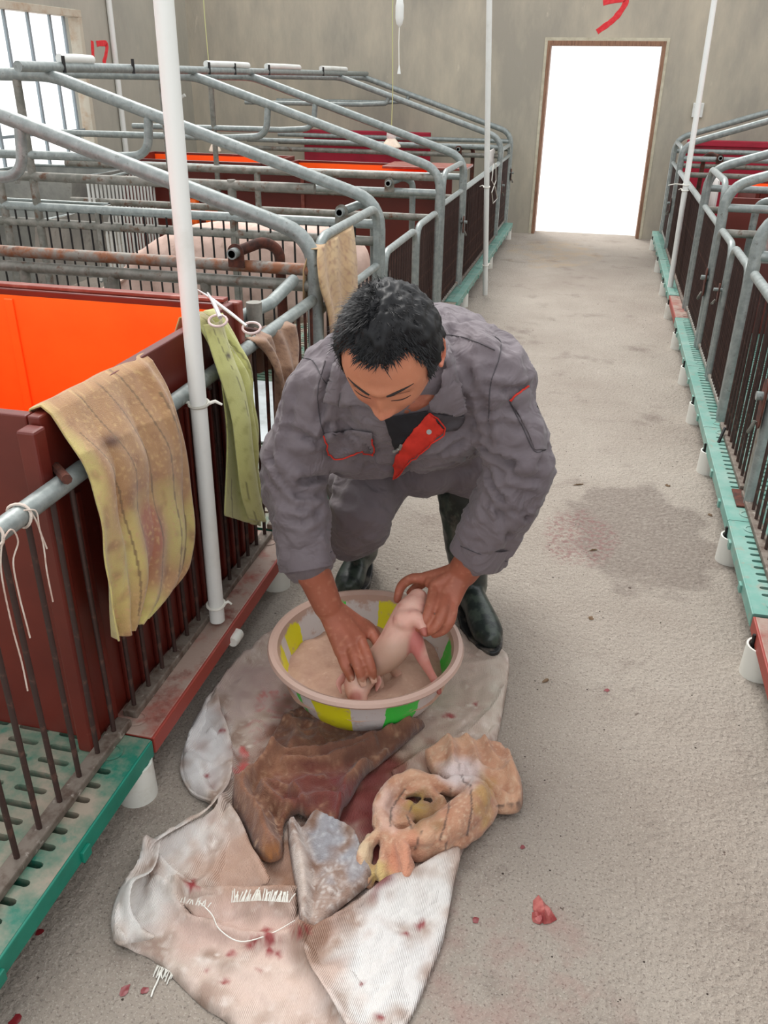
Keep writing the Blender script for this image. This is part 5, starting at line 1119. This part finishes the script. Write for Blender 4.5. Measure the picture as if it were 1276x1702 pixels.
# collar leaves, standing off the neck
patch('collar', [(738,575),(748,600),(758,632),(775,660),(777,678),(757,688),(728,684),(715,678),(712,665),(728,640),(736,610)], M['cloth'], .014, jacket, lift=lambda u, v: .012)
patch('collar', [(560,585),(556,620),(543,665),(560,672),(600,672),(625,676),(640,690),(620,660),(585,620)], M['cloth'], .012, jacket, lift=lambda u, v: .008)
patch('dark_collar_band', [(715,686),(760,690),(772,688),(768,700),(758,712),(735,715)], M['cloth_dark'], .006, jacket)
# open front with the black shirt, red placket and snap button
patch('undershirt', [(640,690),(712,680),(700,705),(668,735),(657,745),(648,720)], M['black_cloth'], .008, jacket)
pk_ = patch('red_placket', [(713,683),(736,712),(712,736),(682,762),(662,784),(650,794),(652,770),(662,748),(682,716)], M['red_cloth'], .010, jacket)
h = hit(710, 713, None, .013); n_ = (CAM-h)/np.linalg.norm(CAM-h)
mb = MB(); mb.tube([tuple(h), tuple(h+n_*.003)], .0062, 14); mb.tube([tuple(h+n_*.003), tuple(h+n_*.0045)], .003, 10); mb.build('snap_button', M['steel'], pk_)
piping('placket_edge', [(714,683),(738,712),(712,738),(682,764),(652,794)], .0018, M['red_cloth'], pk_, off=.0115)
piping('zip', [(655,745),(662,742),(668,736)], .004, M['steel'], jacket, off=.010)
# left chest pocket flap with red piping
pf = patch('pocket_flap', [(541,720),(585,712),(620,716),(622,752),(610,748),(594,746),(578,755),(560,760),(543,756)], M['cloth'], .007, jacket, th=.003)
piping('red_piping', [(541,722),(542,745),(545,757),(562,760),(580,755),(595,747),(612,751),(619,753)], .0019, M['red_cloth'], pf, off=.010)
piping('red_piping', [(619,752),(621,736),(622,726)], .0019, M['red_cloth'], pf, off=.010)
# sleeve pocket and seams
sp_ = patch('sleeve_pocket', [(846,664),(862,652),(877,641),(893,680),(906,720),(907,748),(889,748),(875,715)], M['cloth'], .004, jacket, th=.002)
piping('red_piping', [(846,665),(862,655),(876,642)], .0024, M['red_cloth'], sp_, off=.006)
for pts in ([(735,556),(765,560),(795,570),(822,582)], [(822,560),(832,570),(828,600),(815,640),(812,700)], [(493,596),(520,600),(545,640),(560,590)], [(846,668),(868,710),(888,750),(906,748)], [(541,600),(528,650),(532,700),(543,735)]):
    piping('seam', pts, .0012, M['cloth_dark'], jacket, off=.001)
for pts in ([(754,902),(790,918),(830,930),(856,936)], [(462,948),(500,940),(555,915)]): piping('seam', pts, .0012, M['cloth_dark'], jacket, off=.001)

# trousers
tr = MB()
loft(tr, [((-.43, 2.74, .56), (.17, 0, 0), (0, .10, .13)), ((-.43, 2.62, .60), (.225, 0, 0), (0, .10, .16)), ((-.43, 2.42, .68), (.21, 0, 0), (0, .09, .15)), ((-.43, 2.3, .74), (.19, 0, 0), (0, .08, .12))], seg=28)
limb(tr, [(-.53, 2.62, .58), (-.56, 2.40, .55), (-.585, 2.235, .475), (-.600, 2.24, .40), (-.655, 2.34, .305)], [.145, .120, .098, .095, .098], n=6, seg=26)
limb(tr, [(-.58, 2.52, .56), (-.645, 2.33, .47)], [.10, .085], n=5)
limb(tr, [(-.33, 2.62, .58), (-.325, 2.48, .59), (-.305, 2.40, .565), (-.300, 2.41, .535)], [.145, .125, .100, .092], n=6, seg=26)
limb(tr, [(-.43, 2.58, .56), (-.42, 2.36, .58)], [.15, .12], n=6)
tm = fuse(tr, .011, 6, .5, 'trousers'); wrinkle(tm, .010, (7, 12))
bj_t = BVHTree.FromPolygons([tuple(c) for c in co_of(tm)], [tuple(p.vertices) for p in tm.polygons])
link('trousers', tm, M['cloth'], man)
# boots
def boot(ank, toe, top, side):
    bt = MB(); ank, toe, top = map(np.array, (ank, toe, top)); d = toe-ank; d[2] = 0; L = np.linalg.norm(d); d /= L; s = np.array([-d[1], d[0], 0]); up = np.array([0, 0, 1.])
    limb(bt, [top, top*.6+ank*.4, ank*.8+top*.2+d*.0, ank+up*-.02], [.086, .079, .067, .062], n=6, seg=22)
    loft(bt, [(ank-d*.055+up*(.045-ank[2]+0), s*.036, up*.045), (ank-d*.02+up*(.060-ank[2]), s*.044, up*.058), (ank+d*L*.35+up*(.060-ank[2]), s*.044, up*.056), (ank+d*L*.65+up*(.050-ank[2]), s*.052, up*.045), (ank+d*L*.88+up*(.045-ank[2]), s*.050, up*.040), (ank+d*L*.99+up*(.042-ank[2]), s*.034, up*.032)], seg=22)
    m_ = fuse(bt, .008, 5, .5, 'boot'); wrinkle(m_, .005, (3,), keep=lambda C: np.clip((C[:, 2]-.09)*9, 0, 1)); C = co_of(m_); C[:, 2] = np.maximum(C[:, 2], .012); set_co(m_, C)
    o = link('boot', m_, M['boot'], man)
    V = []; F = []; n = 36; prf = []
    for k in range(n):
        a = 2*math.pi*k/n; q = -.09+(L+.13)*.5*(1+math.cos(a)); wd_ = .050+.010*math.sin(q*9)+(.006 if q > L*.5 else 0); prf.append(ank+d*q*1.0+s*math.sin(a)*wd_*(1.0 if abs(math.cos(a)) < .8 else .96))
    for z in (.0, .022):
        for p in prf: V.append((p[0], p[1], z))
    F = [tuple(range(n-1, -1, -1)), tuple(range(n, 2*n))]+[(k, (k+1) % n, n+(k+1) % n, n+k) for k in range(n)]
    MB().add(V, F).build('sole', M['sole'], o, bevel=.003); return o
boot((-.272, 2.455, .10), (-.165, 2.22, .04), (-.318, 2.43, .52), 1)
boot((-.690, 2.60, .10), (-.690, 2.40, .04), (-.640, 2.42, .34), -1)

# ---------------------------------------------------------------- the piglet
M['piglet'] = mat('piglet_hide', (214,160,146), .5, 0, paint=True, bump=.0006, bscale=180); M['piglet'].node_tree.nodes['Principled BSDF'].inputs['Subsurface Weight'].default_value = .08
pg = MB()
limb(pg, [A_(694, 996, z=.34), A_(684, 1018, z=.322), A_(668, 1045, z=.288), A_(655, 1072, z=.245), A_(638, 1092, z=.200), A_(615, 1108, z=.160)], [.030, .046, .045, .047, .044, .036], n=6, seg=24)
limb(pg, [A_(616, 1108, z=.160), A_(598, 1128, z=.146), A_(594, 1150, z=.130), A_(597, 1168, z=.112)], [.036, .043, .033, .022], n=6, seg=22)
limb(pg, [A_(676, 1040, z=.300), A_(690, 1066, z=.262), A_(704, 1098, z=.205), A_(716, 1120, z=.165), A_(727, 1140, z=.135)], [.034, .024, .0165, .012, .0125], n=6, seg=14)
limb(pg, [A_(672, 1032, z=.320), A_(690, 1028, z=.335), A_(702, 1042, z=.320)], [.034, .024, .013], n=5, seg=14)
limb(pg, [A_(640, 1092, z=.18), A_(655, 1112, z=.135), A_(664, 1128, z=.10)], [.026, .017, .012], n=5, seg=14)
limb(pg, [A_(622, 1110, z=.15), A_(630, 1136, z=.115), A_(634, 1150, z=.09)], [.022, .014, .011], n=5, seg=14)
pm = fuse(pg, .0045, 4, .5, 'piglet'); C = co_of(pm); px = proj(C); n1 = nz(C, 18, 3); n2 = nz(C, 60, 5)
col = np.tile(np.array(lin((216,166,150))), (len(C), 1)); col = blend(col, (n2-.1)*1.4, (200,140,128)); col = blend(col, n1*1.2+.0, (224,182,166))
col = blob(col, px, 662, 1085, 34, 34, (190,156,138), .95, n1); col = blob(col, px, 630, 1105, 34, 30, (190,154,136), .9, n1); col = blob(col, px, 692, 1075, 12, 30, (190,96,96), .75, n1); col = blob(col, px, 712, 1118, 12, 26, (196,118,108), .7, n1); col = blob(col, px, 726, 1140, 8, 8, (150,50,54), .9, n1)
col = blob(col, px, 592, 1158, 13, 14, (170,100,92), .8, n1); col = blob(col, px, 605, 1130, 24, 18, (204,170,152), .7, n1)
set_col(pm, col); pgo = link('piglet', pm, M['piglet'])
pt_ = empty('piglet', tuple(A_(640, 1100, z=.1)), 'pink powdered newborn piglet held head down in the basin by both hands', 'piglet')
pgo.name = 'body'; pgo.parent = pt_; pgo.matrix_parent_inverse = Matrix.Translation(pt_.location).inverted()
for a, b_, c in ((A_(574, 1122, z=.165), A_(563, 1136, z=.150), A_(566, 1150, z=.135)), (A_(618, 1118, z=.16), A_(628, 1132, z=.14), A_(626, 1146, z=.125))):
    mb = MB(); limb(mb, [a, b_, c], [.016, .015, .006], n=4, seg=12, flat=.3); m_ = mb.build('ear', M['skin'], pt_); m_.data.materials[0] = mat('piglet_ear', (206,150,138), .5)
mb = MB(); c = A_(598, 1174, z=.108); mb.lathe([(.0001, -.006), (.017, -.006), (.019, 0), (.017, .005), (.0001, .006)], (c[0], c[1], c[2]), 18, axis='y'); mb.build('snout', mat('snout_pink', (196,126,118), .5), pt_)
for e in (A_(727, 1143, z=.132), A_(703, 1046, z=.316)): mb = MB(); limb(mb, [e, e+np.array([.006, -.008, -.008])], [.011, .007], n=3, seg=10); mb.build('hoof', mat('hoof', (168,96,84), .5), pt_)
# ---------------------------------------------------------------- the sow, lamps, debris
sw = empty('sow', (-2.0, 4.7, ZT), 'large pale pink sow standing behind the thin dark bars of the second crate frame', 'pig')
sb_ = MB(); yS = 4.62
loft(sb_, [((-1.30, yS, .66), (0, .16, 0), (0, 0, .19)), ((-1.42, yS, .64), (0, .22, 0), (0, 0, .26)), ((-1.75, yS, .62), (0, .24, 0), (0, 0, .29)), ((-2.1, yS, .60), (0, .23, 0), (0, 0, .28)), ((-2.35, yS, .58), (0, .20, 0), (0, 0, .24)), ((-2.52, yS-.02, .53), (0, .15, 0), (0, 0, .19))], seg=28)
limb(sb_, [(-2.42, yS, .56), (-2.62, yS-.04, .44), (-2.80, yS-.06, .32), (-2.90, yS-.06, .25)], [.18, .15, .10, .075])
for x_, dy in ((-1.45, -.13), (-1.45, .13), (-2.3, -.12), (-2.3, .12)): limb(sb_, [(x_, yS+dy, .52), (x_+(.05 if x_ > -2 else -.01), yS+dy, .36), (x_+.01, yS+dy, .19)], [.12, .07, .04])
sm = fuse(sb_, .02, 5, .5, 'body'); wrinkle(sm, .006, (2,)); link('body', sm, M['sow'], sw)
for dy in (-.11, .09):
    mb = MB(); limb(mb, [(-2.60, yS+dy, .56), (-2.72, yS+dy*1.5, .50), (-2.82, yS+dy*1.5, .40)], [.07, .075, .03], n=5, seg=14, flat=.2, side=(0, 1, 0)); mb.build('ear', M['sow'], sw)
MB().lathe([(.0001, -.03), (.055, -.03), (.062, 0), (.055, .02), (.0001, .02)], (-2.93, yS-.06, .235), 20, axis='x').build('snout', mat('sow_snout', (222,170,158), .5), sw)
MB().tube(fillet([(-1.14, yS, .74), (-1.08, yS, .70), (-1.06, yS+.02, .58)], .03), .012, 8).build('tail', M['sow'], sw)
for x_, dy in ((-1.44, -.13), (-1.44, .13), (-2.29, -.12), (-2.29, .12)): MB().lathe([(.045, ZT), (.05, ZT+.01), (.04, ZT+.05), (.0001, ZT+.05)], (x_, yS+dy, 0), 14).build('hoof', M['sole'] if 'sole' in M else M['black'], sw)
# heat lamps on flex
def lamp(u, v, y, label, r=.055, top=3.05):
    p = at(u, v, y=y); o = empty('heat_lamp', tuple(p), label, 'lamp')
    MB().lathe([(.0001, -.045), (r*.7, -.042), (r, -.02), (r*.96, -.005), (r*.45, .045), (r*.34, .06)], tuple(p), 28).build('bulb', M['bulb'], o)
    MB().lathe([(r*.42, .045), (r*.5, .06), (r*.45, .11), (r*.25, .135), (.006, .15)], tuple(p), 20).build('socket', M['pvc'], o)
    MB().tube([(p[0], p[1], p[2]+.14), (p[0]+.006, p[1], p[2]+.4), (p[0]-.006, p[1], (p[2]+top)/2), (p[0], p[1], top)], .0045, 6).build('flex', M['wire'], o)
M['bulb'] = mat('frosted_bulb', (240,222,200), .15, 0, (250,236,214), 30, spec=.8)
lamp(357, 247, 7.9, 'heat lamp bulb on a yellow flex over the left orange box')
lamp(650, 240, 7.9, 'larger heat lamp bulb hanging over the middle orange box', r=.085)
o = empty('pull_switch', tuple(at(664, 20, y=5.5)), 'white in-line pull switch hanging on a cord in front of the far wall', 'switch')
p = at(664, 20, y=5.5); q = at(663, 118, y=5.5)
MB().lathe([(.004, -.075), (.017, -.06), (.024, -.03), (.024, .03), (.018, .06), (.005, .075)], tuple(p), 20).build('body', M['pvc'], o)
MB().tube([(p[0], p[1], p[2]+.07), (p[0], p[1], 2.6), (p[0], p[1], 3.05)], .004, 6).build('cord', M['tie'], o)
MB().tube([(p[0], p[1], p[2]-.07), (p[0]-.002, p[1], (p[2]+q[2])/2), tuple(q)], .003, 6).build('pull_string', M['tie'], o)
MB().lathe([(.003, .03), (.006, .015), (.011, -.015), (.0001, -.015)], tuple(q), 14).build('pull_knob', M['pvc'], o)
o = empty('cord_loop', tuple(at(822, 330, x=-.99)), 'pale cord looped on the far left fence beside the leaning pole', 'cord')
MB().tube([tuple(at(u, v, x=-.975)) for u, v in ((824, 272), (824, 300), (817, 320), (819, 338), (826, 330), (823, 312), (817, 300), (820, 272))], .005, 6).build('cord', M['tie'], o)
MB().tube([(XX(1, -.03), 3.80, .012), (XX(1, -.045), 3.86, .15), (XX(1, -.02), 3.92, .2)], .007, 8).build('leaning_rod', M['black']); tag(bpy.data.objects['leaning_rod'], 'short black rod leaning against a white foot of the right row', 'rod')
# bits on the floor
M['leaf'] = mat('dry_leaf', (120,96,72), .8, 0, (86,68,50), 30); M['flesh'] = mat('red_tissue', (150,66,66), .4, 0, (186,110,104), 40, (.4,.6)); M['speck'] = mat('dark_speck', (62,52,46), .9); M['clot'] = mat('blood_clot', (118,30,36), .35)
def bit(u, v, L, w, m, label, cat, name, h=.006, group=None, a=None):
    p = at(u, v, z=0); mb = MB(); a = rng.uniform(0, 3.14) if a is None else a; n = 9; V = [(p[0], p[1], h)]; 
    for ring, (s, z) in enumerate(((.6, h*.9), (1, .0015))):
        for k in range(n): t = 2*math.pi*k/n; rr = s*(1+.3*rng.normal()*.6); x_, y_ = L*rr*math.cos(t), w*rr*math.sin(t); V.append((p[0]+x_*math.cos(a)-y_*math.sin(a), p[1]+x_*math.sin(a)+y_*math.cos(a), z*(1+.4*rng.normal()) if ring == 0 else z))
    F = [(0, 1+k, 1+(k+1) % n) for k in range(n)]+[(1+k, 1+n+k, 1+n+(k+1) % n, 1+(k+1) % n) for k in range(n)]
    return thing(MB().add(V, F), name, m, label, cat, group)
bit(903, 1516, .034, .022, M['flesh'], 'lump of pink-red tissue on the bare floor right of the sack', 'tissue', 'tissue_lump', h=.016)
bit(893, 1528, .016, .012, M['flesh'], 'small red shred lying against the tissue lump on the floor', 'tissue', 'tissue_lump', h=.010)
for u, v, l, w_, t in ((962, 806, .026, .005, 'thin curled dry leaf on the floor beside the right sleeve of the person'), (1110, 808, .012, .010, 'small brown dry leaf near the top of the damp stain'), (1180, 857, .016, .006, 'dark flat chip on the floor beside a white foot of the right row'), (982, 1028, .010, .008, 'grey-brown crumb alone on the floor below the damp stain'), (906, 1132, .013, .007, 'light brown crumb on the floor right of the basin'), (985, 915, .018, .004, 'yellowish splinter at the lower edge of the damp stain')): bit(u, v, l, w_, M['leaf'], t, 'leaf' if 'leaf' in t else 'crumb', 'dry_leaf' if 'leaf' in t else 'floor_crumb')
for u, v, l, t in ((1008, 1148, .008, 'dark red clot on the floor right of the basin'), (206, 1648, .012, 'dark red clot on the floor left of the sack tip'), (240, 1648, .009, 'smaller dark red clot nearest the sack tip'), (66, 1549, .009, 'dark red clot on the floor below the teal tile edge'), (25, 1697, .014, 'dark red clot in the bottom left picture corner'), (178, 1360, .007, 'dark red clot under the edge of the teal tile'), (868, 1409, .006, 'tiny dark clot on the floor right of the striped towel'), (790, 1530, .008, 'pale red spatter on the floor beside the sack edge')): bit(u, v, l, l*.8, M['clot'], t, 'blood clot', 'blood_clot', h=.002)
mb = MB()
for k in range(420):
    x_, y_ = rng.uniform(-.9, .62), rng.uniform(.9, 7)*1.0
    if -.85 < x_ < -.05 and .95 < y_ < 2.1: continue
    if y_ > 3 and rng.random() < .5: continue
    s_ = rng.uniform(.0012, .0035); mb.add([(x_-s_, y_, .0), (x_+s_*.4, y_-s_, .0), (x_+s_, y_+s_*.5, .0), (x_, y_+s_, .0), (x_, y_, s_*.8)], [(0, 1, 4), (1, 2, 4), (2, 3, 4), (3, 0, 4)])
o = mb.build('floor_grit', M['speck'], smooth=False); tag(o, 'fine dark grit scattered over the rough concrete aisle', 'grit', kind='stuff')

# ---------------------------------------------------------------- groups of look-alikes
GR = {'pen_fence': 'barred fences along the aisle', 'crate_gate': 'pipe-framed gates of the crates', 'crate_side_frame': 'sloping crate frames of both rows', 'slatted_floor': 'slatted floor tiles of both rows', 'gate_latch': 'latch plates on the gates', 'pipe_bracket': 'pipe brackets on the crate rails', 'aisle_pole': 'white plastic aisle poles', 'blood_clot': 'dark red clots on the floor', 'string': 'strings on the near left rail', 'string_knot': 'strings on the near left rail', 'piglet_box': 'maroon and orange piglet boxes', 'heat_lamp': 'heat lamps over the boxes', 'partition_panel': 'maroon partition panels', 'floor_crumb': 'crumbs on the floor', 'plastic_board': 'crimson boards at the far wall', 'feed_trough': 'steel feed troughs', 'towel': 'hanging towels', 'rag': 'rags on the sack'}
for o in COL.objects:
    k = o.name.split('.')[0]
    if o.parent is None and k in GR and 'label' in o and 'group' not in o: o['group'] = GR[k]
